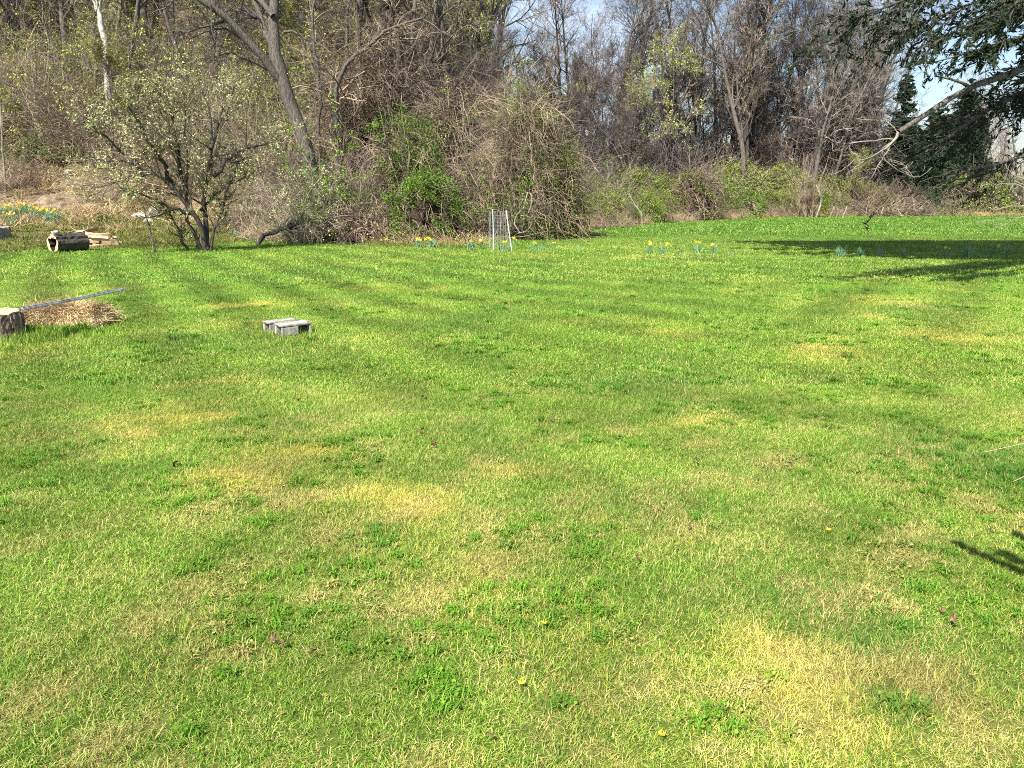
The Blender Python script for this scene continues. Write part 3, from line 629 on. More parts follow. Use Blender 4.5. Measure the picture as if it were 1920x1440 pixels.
# haystack-shaped vine mound and the green foliage on its right flank
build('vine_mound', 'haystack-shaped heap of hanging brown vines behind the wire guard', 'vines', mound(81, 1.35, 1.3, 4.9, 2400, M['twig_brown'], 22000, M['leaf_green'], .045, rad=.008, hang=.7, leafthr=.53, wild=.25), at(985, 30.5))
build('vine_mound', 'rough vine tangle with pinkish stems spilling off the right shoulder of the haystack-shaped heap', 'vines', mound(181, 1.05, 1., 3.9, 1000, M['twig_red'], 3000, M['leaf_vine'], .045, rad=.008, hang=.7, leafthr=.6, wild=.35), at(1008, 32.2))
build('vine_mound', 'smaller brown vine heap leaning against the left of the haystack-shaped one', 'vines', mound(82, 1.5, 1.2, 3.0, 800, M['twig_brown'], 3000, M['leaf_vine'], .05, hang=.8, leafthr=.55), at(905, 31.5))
build('leafy_shrub', 'upright green-leaved bush on the right flank of the haystack-shaped vine heap', 'bush', mound(83, .75, .9, 3.1, 400, M['twig_brown'], 9000, M['leaf_vine'], .05, leafthr=.40), at(1052, 30.2))
build('leafy_shrub', 'tall thin bush with bright leaves at the left shoulder of the haystack-shaped vine heap', 'bush', thicket(861, .7, .6, 4.6, 45, M['twig_brown'], .05, leafn=6500, leafm=M['leaf_green'], leafs=.05), at(925, 29.6))
build('leafy_shrub', 'bright green rounded bush at the lawn edge left of the wire guard', 'bush', mound(84, 1.0, .9, 2.0, 260, M['twig_brown'], 15000, M['leaf_green'], .05, leafthr=.44), at(800, 27.2))
build('leafy_shrub', 'low green bush at the left foot of the bright green rounded one', 'bush', mound(842, .8, .7, 1.4, 200, M['twig_brown'], 9000, M['leaf_green'], .045, leafthr=.48), at(752, 27.4))
build('leafy_shrub', 'taller loose green bush standing behind the bright green rounded one', 'bush', mound(85, 1.4, 1., 3.6, 400, M['twig_brown'], 24000, M['leaf_green'], .045, leafthr=.44), at(765, 29.5))
build('leafy_shrub', 'small fresh green sapling bush just right of the leaning trunk', 'bush', thicket(86, .9, .7, 3.6, 40, M['twig_brown'], .03, leafn=6500, leafm=M['leaf_green'], leafs=.055), at(645, 28.0))
build('leafy_shrub', 'thin grey brush with pale buds in front of the base of the leaning trunk', 'bush', thicket(862, .8, .5, 2.5, 60, M['twig_grey'], .04, leafn=5200, leafm=M['leaf_pale'], leafs=.035), at(575, 26.7))
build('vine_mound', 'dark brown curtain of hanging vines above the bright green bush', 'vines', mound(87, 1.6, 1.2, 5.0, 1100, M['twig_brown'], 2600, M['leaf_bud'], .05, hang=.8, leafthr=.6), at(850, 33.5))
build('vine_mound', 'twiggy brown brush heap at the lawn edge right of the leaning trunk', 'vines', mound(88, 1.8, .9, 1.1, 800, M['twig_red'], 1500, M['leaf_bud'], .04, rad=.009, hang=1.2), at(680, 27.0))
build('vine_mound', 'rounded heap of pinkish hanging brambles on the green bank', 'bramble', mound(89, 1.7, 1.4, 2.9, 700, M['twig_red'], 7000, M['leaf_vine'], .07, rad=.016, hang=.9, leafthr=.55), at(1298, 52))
build('shrub', 'fan-shaped bush of upright reddish twigs left of the evergreens', 'shrub', thicket(90, .6, .5, 3.9, 60, M['twig_red'], .0, spread=.22, m=4, rad=.02, curl=.06), at(1512, 58))
build('leafy_shrub', 'low dark green bush on the bank above the daffodils at far left', 'bush', mound(91, 1.6, 1., .9, 120, M['twig_brown'], 4500, M['leaf_green'], .05, leafthr=.45), at(95, 34.5))
build('ivy_trunk', 'dark ivy-wrapped tree trunk in the middle of the hillside wood', 'tree', mound(92, .32, .32, 9.5, 300, M['twig_dark'], 9000, M['needle'], .10, hang=.05, leafthr=.2), at(745, 40))
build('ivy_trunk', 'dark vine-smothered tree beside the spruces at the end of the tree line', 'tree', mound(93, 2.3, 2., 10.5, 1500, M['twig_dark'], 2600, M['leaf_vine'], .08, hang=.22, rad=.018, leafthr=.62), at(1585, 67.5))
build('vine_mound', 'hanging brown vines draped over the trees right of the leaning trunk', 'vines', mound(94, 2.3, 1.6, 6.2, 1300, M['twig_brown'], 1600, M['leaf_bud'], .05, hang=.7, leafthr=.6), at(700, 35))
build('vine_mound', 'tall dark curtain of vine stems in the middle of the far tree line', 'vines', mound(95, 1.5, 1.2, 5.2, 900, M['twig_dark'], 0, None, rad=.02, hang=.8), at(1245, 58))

# evergreens at the end of the far tree line
CF = conifer(101, 10.5, 2.4, M['needle_far'], M['bark_dark'], 340, 70, .10); CG = conifer(102, 9., 3.3, M['needle_far'], M['bark_dark'], 360, 80, .11)
build('spruce_tree', 'pointed spruce standing alone against the sky', 'evergreen', CF, at(1672, 67), .3, scale=(1, 1, 1.12))
a_ = build('spruce_tree', 'broad dark spruce just right of the pointed one', 'evergreen', CG, at(1738, 66), 1.1, scale=(1., 1., 1.))
copy_thing(a_, at(1790, 68), 2.2, (1., 1., 1.25), 'largest dark spruce behind the bare hanging limb')
build('leafy_shrub', 'mottled green and olive bush below the spruces at far right', 'bush', mound(103, 4.2, 1.8, 2.9, 700, M['twig_brown'], 12000, M['leaf_vine'], .10, leafthr=.5), at(1840, 64))
build('leafy_shrub', 'dark low bush at the foot of the pointed spruce', 'bush', mound(104, 1.7, 1.4, 1.8, 200, M['twig_dark'], 9000, M['needle_far'], .10, leafthr=.3), at(1700, 64))

# snag
r = np.random.default_rng(201); g = Geo(); sp = resample(poly([(214, 300), (205, 190), (203, 130), (196, 70), (186, 20), (181, 5)], 36.8), 16, r, .02)
sr = np.interp(np.linspace(0, 1, 16), [0, .5, .9, 1], [.20, .17, .13, .04]); g.tubes(sp, sr, 10)
for k in range(5):
    a = sp[15] + np.array([r.normal() * .1, r.normal() * .05, -.3]); g.tubes(np.array([a, a + [r.normal() * .05, 0, .3], a + [r.normal() * .08, 0, .35 + .4 * r.random()]]), np.array([.06, .04, .004]), 5)
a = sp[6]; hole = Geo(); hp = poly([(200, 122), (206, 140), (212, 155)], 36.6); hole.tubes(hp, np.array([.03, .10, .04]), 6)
base = np.array(at(214, 36.8))
world_thing('dead_snag', 'broken-topped white dead trunk rising above the hillside brush', 'dead tree', base, [('trunk', g.mesh('trunk', M['snag'], True)), ('cavity', hole.mesh('cavity', M['void']))])

# big leaning tree
r = np.random.default_rng(202); tr_ = Geo(); cr_ = Geo(); Y0 = 28.
main = resample(poly([(606, 440), (592, 345), (572, 272), (546, 200), (527, 140), (516, 90), (511, 40), (517, -40), (540, -160)], [28, 28, 28, 28, 28, 28, 28.2, 28.6, 29]), 22, r, .03)
mr_ = np.interp(np.linspace(0, 1, 22), [0, .08, .5, .75, 1], [.36, .24, .22, .15, .07]); tr_.tubes(main, mr_, 12)
world = [(resample(poly([(533, 158), (505, 118), (472, 85), (442, 48), (412, 20), (362, -8), (290, -60), (200, -130)], np.linspace(28, 26.5, 8)), 14, r, .03), .155, .05),
         (resample(poly([(521, 112), (505, 70), (488, 32), (468, -20), (450, -120)], np.linspace(28, 28.8, 5)), 10, r, .02), .13, .05),
         (resample(poly([(436, 38), (412, 37), (385, 52), (345, 62), (318, 60)], np.linspace(27.6, 27, 5)), 9, r, .03), .06, .015),
         (resample(poly([(512, 132), (485, 128), (462, 110), (440, 98), (420, 96), (394, 112)], np.linspace(28, 26.8, 6)), 9, r, .03), .07, .015),
         (resample(poly([(532, 60), (560, 52), (585, 90), (592, 130), (602, 165)], 27.8), 9, r, .03), .045, .012),
         (resample(poly([(512, 30), (480, -10), (440, -60), (400, -160)], np.linspace(28, 29, 4)), 8, r, .03), .10, .03),
         (resample(poly([(516, -10), (560, -60), (620, -130)], np.linspace(28, 27, 3)), 8, r, .03), .10, .03),
         (resample(poly([(395, 8), (398, 60), (415, 110), (408, 150)], 26.9), 8, r, .04), .03, .01)]
LP = np.zeros((0, 8, 3)); LR = np.zeros((0, 8))
for pl, r0, r1 in world:
    q_ = taper(np.array([r0]), np.array([r1]), len(pl)); tr_.tubes(pl[None], q_, 7)
    LP = np.vstack([LP, resample(pl, 8)[None]]); LR = np.vstack([LR, taper(np.array([r0]), np.array([r1]), 8)])
p, d, l, rd = spawn(LP, LR, 13, .2, 1, .8, .32, r, .45); rd = np.clip(rd, .012, .05); A = chains(p, d, l, 7, .22, (0, 0, -.02), r); AR = taper(rd, rd * .3, 7); cr_.tubes(A, AR, 4)
p, d, l, rd = spawn(A, AR, 7, .15, 1, .8, .5, r, .5); rd = np.clip(rd, .006, .02); B = chains(p, d, l, 5, .22, (0, 0, -.04), r); BR = taper(rd, rd * .4, 5); cr_.tubes(B, BR, 3)
p, d, l, rd = spawn(B, BR, 4, .15, 1, .8, .6, r, .6); rd = np.clip(rd, .004, .008); C_ = chains(p, d, l, 4, .22, (0, 0, -.06), r); cr_.tubes(C_, taper(rd, rd * .5, 4), 3)
world_thing('leaning_tree', 'large grey forked tree leaning left, its trunk behind the blossoming small tree', 'tree', np.array(at(606, 28)), [('trunk', tr_.mesh('trunk', M['bark'], True)), ('crown', cr_.mesh('crown', M['twig_dark']))])

# second curved limbed tree in the middle (long arching grey limb)
r = np.random.default_rng(203); tr_ = Geo(); cr_ = Geo()
cw = [(resample(poly([(640, 420), (636, 330), (628, 240), (632, 170), (640, 130), (660, 102), (690, 92), (712, 62), (745, 45), (792, 34)], np.linspace(33, 32, 10)), 20, r, .03), .14, .04),
      (resample(poly([(590, 400), (585, 330), (600, 260), (604, 170), (588, 90), (590, 0), (595, -60)], 33.5), 14, r, .05), .07, .04),
      (resample(poly([(760, 420), (752, 330), (756, 250), (748, 150), (745, 70), (730, -20), (720, -90)], 36), 14, r, .05), .17, .10),
      (resample(poly([(852, 410), (840, 330), (800, 250), (775, 160), (768, 95), (770, 30), (790, -60)], 37), 14, r, .05), .16, .08),
      (resample(poly([(690, 410), (700, 330), (676, 260), (655, 200), (648, 120), (660, 40), (650, -60)], 34.5), 14, r, .06), .10, .05)]
LP = np.array([resample(c[0], 10) for c in cw]); LR = np.array([taper(np.array([c[1]]), np.array([c[2]]), 10)[0] for c in cw])
labs = ['tree with one long arching grey limb reaching right', 'thin wavy dark tree beside the leaning trunk', 'straight grey tree near the dark ivy-wrapped trunk', 'crooked tree above the dark vine curtain', 'twisting slender tree between the leaning trunk and the ivy-wrapped trunk']
for i, (pl, r0, r1) in enumerate(cw):
    a = Geo(); b = Geo(); a.tubes(pl[None], taper(np.array([r0]), np.array([r1]), len(pl)), 8)
    p, d, l, rd = spawn(LP[i:i + 1], LR[i:i + 1], 26, .25, 1, .9, .30, r, .45); rd = np.clip(rd, .012, .05); A = chains(p, d, l, 7, .24, (0, 0, .0), r); AR = taper(rd, rd * .3, 7); b.tubes(A, AR, 4)
    p, d, l, rd = spawn(A, AR, 9, .1, 1, .8, .5, r, .5); rd = np.clip(rd, .006, .02); B = chains(p, d, l, 5, .24, (0, 0, -.06), r); BR = taper(rd, rd * .4, 5); b.tubes(B, BR, 3)
    p, d, l, rd = spawn(B, BR, 5, .1, 1, .8, .6, r, .6); rd = np.clip(rd, .004, .008); C_ = chains(p, d, l, 4, .24, (0, 0, -.10), r); b.tubes(C_, taper(rd, rd * .5, 4), 3)
    x0 = pl[0]; o = np.array([x0[0], x0[1], float(height(x0[None, 0], x0[None, 1])[0])])
    world_thing('bare_tree', labs[i], 'tree', o, [('trunk', a.mesh('trunk', M['bark'], True)), ('crown', b.mesh('crown', M['twig_brown']))])

# small blossoming / budding tree on the lawn edge at left
r = np.random.default_rng(204); tr_ = Geo(); cr_ = Geo(); lf = Geo(); Y0 = 23.2
al = [([(386, 470), (380, 430), (366, 400), (352, 372), (330, 350), (300, 325), (262, 312), (215, 300), (165, 292)], .085, .02, -1.),
      ([(388, 468), (386, 425), (376, 390), (386, 350), (402, 320), (402, 290), (395, 240), (388, 190)], .085, .02, .6),
      ([(400, 330), (418, 300), (450, 282), (490, 272), (530, 270)], .07, .012, 1.2),
      ([(352, 372), (340, 320), (330, 270), (322, 220), (312, 180), (305, 160)], .08, .012, -.6),
      ([(330, 350), (300, 300), (280, 262), (250, 225), (235, 190)], .07, .012, -1.5),
      ([(300, 325), (250, 330), (205, 345), (150, 350)], .05, .012, .8),
      ([(395, 280), (420, 230), (432, 190), (440, 160)], .06, .012, 1.6),
      ([(366, 400), (330, 395), (290, 372), (250, 362), (225, 352)], .06, .012, -1.2),
      ([(262, 312), (215, 270), (180, 240), (150, 215)], .05, .01, -1.),
      ([(352, 478), (348, 455), (334, 425), (318, 400), (300, 380)], .05, .02, -.3),
      ([(366, 478), (372, 450), (368, 430)], .025, .012, 0), ([(396, 470), (404, 430), (420, 390), (425, 350), (445, 310)], .05, .012, .5), ([(378, 472), (360, 435), (345, 410), (352, 350), (348, 300), (355, 240), (345, 180)], .06, .012, -.4),
      ([(376, 395), (400, 370), (430, 345), (470, 330)], .05, .012, .9)]
LP = []; LR = []
for pts, r0, r1, dy in al:
    Ys = Y0 + np.linspace(0, 1, len(pts)) * dy; pl = resample(poly(pts, Ys), 10, r, .035); q_ = taper(np.array([r0]), np.array([r1]), 10); tr_.tubes(pl[None], q_, 7); LP.append(pl); LR.append(q_[0])
LP = np.array(LP); LR = np.array(LR)
sel = [0, 1, 2, 3, 4, 5, 6, 7, 8, 11, 12, 13, 9]
p, d, l, rd = spawn(LP[sel], LR[sel], 19, .22, 1, .95, .5, r, .5, .3); rd = np.clip(rd, .010, .03); A = chains(p, d, np.minimum(l, 2.0), 7, .17, (0, 0, .10), r); AR = taper(rd, rd * .3, 7); cr_.tubes(A, AR, 4)
p, d, l, rd = spawn(A, AR, 9, .1, 1, .8, .5, r, .55); rd = np.clip(rd, .004, .012); B = chains(p, d, l, 5, .22, (0, 0, .05), r); BR = taper(rd, rd * .4, 5); cr_.tubes(B, BR, 3)
p, d, l, rd = spawn(B, BR, 4, .1, 1, .8, .6, r, .6); rd = np.clip(rd, .003, .005); C_ = chains(p, d, l, 3, .22, (0, 0, .05), r); cr_.tubes(C_, taper(rd, rd * .5, 3), 3)
k = r.integers(0, len(C_), 13000); t_ = r.random(13000)[:, None]; pp = C_[k, 1] * (1 - t_) + C_[k, 2] * t_ + r.normal(size=(13000, 3)) * .015; lf.leaves(pp, .034, 1.3, r=r)
gb = G(384, 468)
world_thing('small_tree', 'small multi-stemmed tree with pale green buds at the left lawn edge', 'tree', np.array([gb[0], Y0, 0.]), [('trunk', tr_.mesh('trunk', M['bark_dark'], True)), ('branches', cr_.mesh('branches', M['twig_brown'])), ('leaves', lf.mesh('leaves', M['leaf_pale']))])

# ------------------------------------------------------------------ the near evergreen at right: limbs hang into view, the crown is above and beyond the frame
r = np.random.default_rng(205); tk = Geo(); T0 = np.array([15.2, 17., 0.]); DS = 1.5
tp = np.array([[0, 0, 0], [.05, 0, 2], [.1, .05, 5], [0, .1, 9], [0, 0, 13], [0, 0, 18]]) + T0; tk.tubes(resample(tp, 12), np.linspace(.42, .05, 12), 12)
near_parts = [('trunk', tk.mesh('trunk', M['bark'], True))]
def limb(pts, Ys, r0, r1, k=14, root=None, mt=M['bark'], amp=.015):
    pl = poly(pts, np.array(Ys) * DS); r0 *= DS; r1 *= DS
    if root is not None: pl = np.vstack([root, pl])
    pl = resample(pl, k, r, amp); g = Geo(); g.tubes(pl[None], taper(np.array([r0]), np.array([r1]), k), 8); return pl, g
fol = Geo(); twg = Geo()
def foliage_along(pl, n, spreadr, size, droop=.5, dirb=(-.6, 0, -.45), t0=.1, m=3):
    spreadr *= DS; size *= 1.25; n = int(n * 1.25)
    k = len(pl); rd = np.full((1, k), .02)
    p, d, l, rr_ = spawn(pl[None], rd, n, t0, 1, .9, .1, r, .5, 0)
    A = chains(p, d * .6 + np.array(dirb), spreadr * r.uniform(.4, 1.2, n), 5, .14, (-.03, 0, -.10 * droop), r); twg.tubes(A, taper(np.full(n, .008), np.full(n, .003), 5), 3)
    AR = taper(np.full(n, .008), np.full(n, .003), 5)
    p, d, l, rr_ = spawn(A, AR, m * 2, .1, 1, .7, .45, r, .6); B = chains(p, d, l, 3, .15, (-.02, 0, -.12), r); twg.tubes(B, taper(rr_ * .8, rr_ * .4, 3), 3)
    K = len(B) * 7; kk = np.repeat(np.arange(len(B)), 7); tt = r.random(K)[:, None]; C = B[kk, 0] * (1 - tt) + B[kk, 2] * tt
    D = B[kk, 2] - B[kk, 0]; D /= np.linalg.norm(D, axis=1, keepdims=True) + 1e-9
    fol.leaves(C + r.normal(size=C.shape) * .014, size, 4.2, dirv=D, r=r, jit=.5)
LZ = lambda z: T0 + np.array([0, 0, z * 1.35])
l1, g1 = limb([(2080, 95), (1920, 128), (1850, 150), (1795, 168), (1745, 205), (1712, 232), (1684, 248)], [11.4, 10.2, 9.8, 9.5, 9.2, 9., 8.9], .062, .028, root=LZ(4.2))
l2, g2 = limb([(2080, 110), (1930, 165), (1880, 188), (1835, 215), (1790, 245), (1760, 270)], [11.5, 10.6, 10.4, 10.2, 10.1, 10.], .07, .02, root=LZ(4.0))
l3, g3 = limb([(2080, 260), (1925, 290), (1895, 305), (1860, 314), (1800, 322)], [10.5, 9.6, 9.5, 9.4, 9.3], .05, .01, root=LZ(3.0))
l4, g4 = limb([(1815, 162), (1790, 148), (1755, 143)], [9.6, 9.5, 9.4], .022, .008, k=6, amp=.004)
l5, g5 = limb([(2100, 40), (1920, 62), (1860, 85), (1790, 110), (1740, 120)], [11, 10, 9.7, 9.4, 9.2], .04, .006, root=LZ(4.8))
for pl, g in ((l1, g1), (l2, g2), (l3, g3), (l4, g4), (l5, g5)): near_parts.append(('limb', g.mesh('limb', M['bark'], True)))
# bare pale twigs at the end of the lowest limb, traced as they curl
tw = Geo()
def twl(pts, Y, r0=.016, r1=.006, k=12):
    Y = Y * DS; r0 *= DS; r1 *= DS
    pl = resample(poly(pts, Y), k, r, .006); g = Geo(); g.tubes(pl[None], taper(np.array([r0]), np.array([r1]), k), 5); near_parts.append(('bare_twig', g.mesh('bare_twig', M['twig_pale']))); return pl
Yt = 8.9; TW = []
for pts, a, b in [([(1684, 248), (1680, 262), (1665, 275), (1640, 292), (1620, 302), (1601, 300)], .034, .010),
    ([(1680, 262), (1672, 270), (1650, 275), (1648, 288), (1660, 305), (1690, 325), (1715, 334), (1738, 332), (1747, 314)], .016, .006),
    ([(1668, 275), (1655, 300), (1642, 318), (1630, 340)], .014, .006),
    ([(1680, 262), (1650, 258), (1635, 268), (1615, 262), (1590, 272), (1560, 266), (1545, 255), (1540, 250)], .013, .006),
    ([(1601, 300), (1580, 318), (1560, 330), (1542, 325), (1535, 315)], .010, .005), ([(1590, 272), (1600, 288), (1615, 295)], .009, .005),
    ([(1684, 248), (1668, 232), (1656, 222), (1655, 216)], .011, .005), ([(1656, 226), (1620, 225), (1585, 221), (1570, 225)], .009, .004),
    ([(1560, 266), (1562, 285), (1590, 278)], .008, .004), ([(1578, 270), (1580, 258), (1583, 256)], .007, .004), ([(1620, 302), (1600, 315), (1586, 328)], .008, .004),
    ([(1610, 335), (1625, 330), (1632, 336)], .006, .003), ([(1715, 334), (1700, 318), (1690, 302), (1668, 300)], .008, .004), ([(1640, 292), (1625, 306), (1600, 318), (1588, 326)], .007, .003),
    ([(1690, 318), (1705, 312), (1712, 304)], .006, .003), ([(1565, 266), (1566, 254), (1564, 240)], .006, .003),
    ([(1930, 340), (1900, 330), (1888, 318), (1885, 308)], .014, .006), ([(1940, 360), (1905, 345), (1870, 345), (1840, 344)], .012, .004), ([(1940, 352), (1915, 345), (1898, 336)], .010, .005),
    ([(1940, 385), (1890, 387), (1860, 396), (1852, 388)], .012, .005), ([(1940, 405), (1880, 410), (1830, 418)], .010, .003), ([(1912, 383), (1910, 368), (1898, 360)], .007, .003), ([(1905, 410), (1880, 424), (1865, 427)], .006, .003)]:
    TW.append(twl(pts, Yt if pts[0][0] < 1800 else 7.2, a * .55, b * .5))
tp_ = np.array([resample(t, 8) for t in TW]); p, d, l, rd = spawn(tp_, np.full((len(tp_), 8), .012), 9, .3, 1, .9, .22, r, .5); S = chains(p, d, l, 5, .2, (0, 0, .05), r); tw.tubes(S, taper(np.full(len(p), .005), np.full(len(p), .0026), 5), 3)
near_parts.append(('side_twigs', tw.mesh('side_twigs', M['twig_pale'])))
# boughs with needles along the top edge and at the right
for pts, Ys, n, sp_, t0 in [([(2050, -130), (1860, -55), (1740, -15), (1660, 15), (1600, 35)], [11, 9.6, 9, 8.6, 8.4], 46, .75, .25), ([(2050, -40), (1900, -15), (1800, 12), (1720, 42), (1690, 60)], [11, 9.8, 9.4, 9, 8.8], 46, .7, .2),
    ([(2050, -20), (1920, 10), (1850, 35), (1790, 60), (1745, 85)], [10.5, 9.5, 9.2, 9, 8.8], 34, .5, .25), ([(2050, 60), (1930, 60), (1890, 80), (1860, 95)], [10.5, 10, 9.8, 9.6], 22, .5, .2), ([(2060, -60), (1930, -20), (1870, 10), (1850, 40)], [10, 9, 8.8, 8.6], 34, .6, .2),
    ([(2060, -90), (1950, -40), (1900, 0), (1890, 60)], [9, 8.4, 8.2, 8], 24, .5, .2)]:
    pl, g = limb(pts, Ys, .03, .006, 12); near_parts.append(('bough', g.mesh('bough', M['bark_dark']))); foliage_along(pl, n, sp_, .024, t0=t0)
foliage_along(l2, 80, 1.1, .024, .3, dirb=(-.8, 0, -.5), t0=.35); foliage_along(l1[:9], 50, .9, .022, .3, dirb=(-.8, 0, -.35), t0=.3); foliage_along(l3, 50, .7, .02, .3, dirb=(-.8, 0, -.45), t0=.3)
foliage_along(l5, 26, .6, .02, .3, dirb=(-.8, 0, -.3), t0=.1)
# upper crown, out of the frame, which throws the long shade on the far lawn
cg = Geo(); n = 120; z = r.uniform(6.5, 15.5, n); an = r.uniform(2.2, 4.4, n); an[::4] = r.uniform(0, 6.28, len(an[::4]))
Lc = chains(np.column_stack([np.tile(T0[:2], (n, 1)), z]), np.column_stack([np.cos(an), np.sin(an) * .6, np.full(n, .12)]), (12.6 - np.abs(z - 10.) * .7) * r.uniform(.7, 1.05, n), 7, .05, (0, 0, -.012), r)
cg.tubes(Lc, taper(np.full(n, .06), np.full(n, .012), 7), 4); near_parts.append(('crown_branches', cg.mesh('crown_branches', M['bark_dark'])))
cf = Geo(); k = r.integers(0, n, 34000); t_ = r.random(34000) ** .6 * 5.99; i = t_.astype(int); f_ = (t_ - i)[:, None]
C = Lc[k, i] * (1 - f_) + Lc[k, i + 1] * f_ + r.normal(size=(34000, 3)) * [.45, .45, .18]; sh = C[:, 1] + .753 * C[:, 2]; C = C[(C[:, 2] > 1.65 + .2257 * C[:, 1] + .35) & (sh > 20.3) & (sh < 28.5)]; cf.leaves(C, .24, 2., r=r)
near_parts.append(('crown_needles', cf.mesh('crown_needles', M['needle'])))
near_parts.append(('twigs', twg.mesh('twigs', M['twig_dark']))); near_parts.append(('needles', fol.mesh('needles', M['needle'])))
world_thing('hemlock_tree', 'near evergreen whose limbs hang into the picture at the upper right', 'evergreen', T0, near_parts)

# shrub carrying the twigs at right; its unseen leafy stems are added to cast shade
r = np.random.default_rng(206); sg = Geo(); B0 = np.array([3.0, 1.7, 0.])
S = chains(np.tile(B0, (9, 1)) + r.normal(size=(9, 3)) * [.1, .1, 0], np.column_stack([r.normal(size=9) * .25 - .25, r.normal(size=9) * .2 + .05, np.ones(9)]), r.uniform(1.9, 2.9, 9), 8, .1, (-.02, 0, .0), r); SR = taper(np.full(9, .012), np.full(9, .004), 8); sg.tubes(S, SR, 4)
p, d, l, rd = spawn(S, SR, 14, .25, 1, .8, .35, r, .6); A = chains(p, d, l, 5, .15, (0, 0, 0), r); AR = taper(rd, rd * .4, 5); sg.tubes(A, AR, 3)
for pts, Y in [([(1990, 815), (1925, 828), (1880, 832), (1845, 848)], 4.6), ([(1990, 850), (1940, 885), (1900, 903)], 4.2), ([(1990, 1070), (1935, 1090), (1895, 1110)], 3.1), ([(1980, 975), (1915, 975), (1865, 975)], 3.9)]:
    pl = poly(pts, Y); pl = np.vstack([B0 + [0, 0, .15], pl]); sg.tubes(resample(pl, 14, r, .016)[None], taper(np.array([.006]), np.array([.0025]), 14), 4)
slf = Geo(); k = r.integers(0, len(A), 7000); t_ = r.random(7000)[:, None]; C = A[k, 1] * (1 - t_) + A[k, 4] * t_; slf.leaves(C, .055, 1.5, r=r)
world_thing('twiggy_shade_shrub', 'shrub added for shade at the right frame edge, thin twigs reaching over the grass', 'shrub', B0, [('stems', sg.mesh('stems', M['twig_brown'])), ('leaves', slf.mesh('leaves', M['leaf_green']))])

# ------------------------------------------------------------------ dry grass at the foot of the bank and the brush
r = np.random.default_rng(301)
dry = coll_of('dry_tuft', [thicket(310 + i, .25, .25, .42, 60, M['straw'], .14, m=1, rad=.006, side=0, k=5)[0][1] for i in range(3)])
pts = []
for (a, b, n, c0, c1) in [(1060, 1960, 520, -.2, 2.5), (-100, 470, 200, 1.5, 10.), (430, 900, 120, .2, 3.)]:
    px = r.uniform(a, b, n); xx = []
    for q_ in px:
        # walk out along the view line until the lawn's edge
        u = (q_ - 960) / F; Y = 15.
        while Y < Yb(np.array([u * Y]))[0] and Y < 62: Y += .4
        Y += r.uniform(c0, c1); xx.append((u * Y, Y))
    pts += xx
pts = np.array(pts); K = len(pts)
dr = gn_scatter('dry_grass', np.column_stack([pts, height(pts[:, 0], pts[:, 1])]), r.integers(0, 3, K), np.column_stack([np.zeros((K, 2)), r.uniform(0, 6.28, K)]), np.repeat(r.uniform(.5, 1.5, K)[:, None], 3, 1) * [1.3, 1.3, 1.], dry, label='dry straw-coloured grass along the edge of the brush', cat='dry grass')
gt = coll_of('green_tuft', [thicket(320 + i, .25, .25, .20, 90, M['rough'], .1, m=1, rad=.007, side=0, k=4)[0][1] for i in range(2)])
px = np.concatenate([r.uniform(-80, 1940, 900), r.uniform(-80, 620, 700)]); xx = []
for q_ in px:
    u = (q_ - 960) / F; Y = 15.
    while Y < Yb(np.array([u * Y]))[0] and Y < 62: Y += .4
    Y += r.uniform(-.7, .3) if q_ > 650 else r.uniform(-.5, 5.5) ** 1; xx.append((u * Y, Y))
pts = np.array(xx); K = len(pts)
gn_scatter('rough_grass', np.column_stack([pts, height(pts[:, 0], pts[:, 1])]), r.integers(0, 2, K), np.column_stack([np.zeros((K, 2)), r.uniform(0, 6.28, K)]), np.repeat(r.uniform(.5, 1.3, K)[:, None], 3, 1) * [1.3, 1.3, .9], gt, label='longer unmown grass where the lawn meets the brush', cat='grass')
# forest-floor ground cover of low green leaves on the right bank and left slope
lc = coll_of('ground_leaf', [None] and [])
gl = Geo(); C = np.column_stack([r.uniform(-.5, .5, (260, 2)), np.abs(r.normal(size=260)) * .10]); gl.leaves(C, .06, 1.2, r=r); lc.objects.link(bpy.data.objects.new('ground_leaf_00', gl.mesh('ground_leaf', M['leaf_vine'])))
K = 600; px = r.uniform(560, 1700, K); pts = []
for q_ in px:
    u = (q_ - 960) / F; Y = 15.
    while Y < Yb(np.array([u * Y]))[0] and Y < 62: Y += .4
    Y += r.uniform(.3, 1) ** 2 * 14; pts.append((u * Y, Y))
pts = np.array(pts); keep = vnoise(pts[:, 0], pts[:, 1], 3, 91) > .48; pts = pts[keep]; K = len(pts)
gn_scatter('ground_cover', np.column_stack([pts, height(pts[:, 0], pts[:, 1])]), np.zeros(K, int), np.column_stack([np.zeros((K, 2)), r.uniform(0, 6.28, K)]), np.repeat(r.uniform(.8, 1.8, K)[:, None], 3, 1), lc, label='low green ground cover under the edge of the wood', cat='ground cover')

# ------------------------------------------------------------------ objects
def gz(x, y): return float(height(np.array([float(x)]), np.array([float(y)]))[0])
def mesh_noise(me, amp, sc, seed=0):
    v = np.zeros(len(me.vertices) * 3, np.float32); me.vertices.foreach_get('co', v); v = v.reshape(-1, 3)
    for i in range(3): v[:, i] += (vnoise(v[:, (i + 1) % 3] + v[:, i] * .5, v[:, (i + 2) % 3] - v[:, i] * .3, sc, seed + i) - .5) * amp
    me.vertices.foreach_set('co', v.ravel()); me.update()

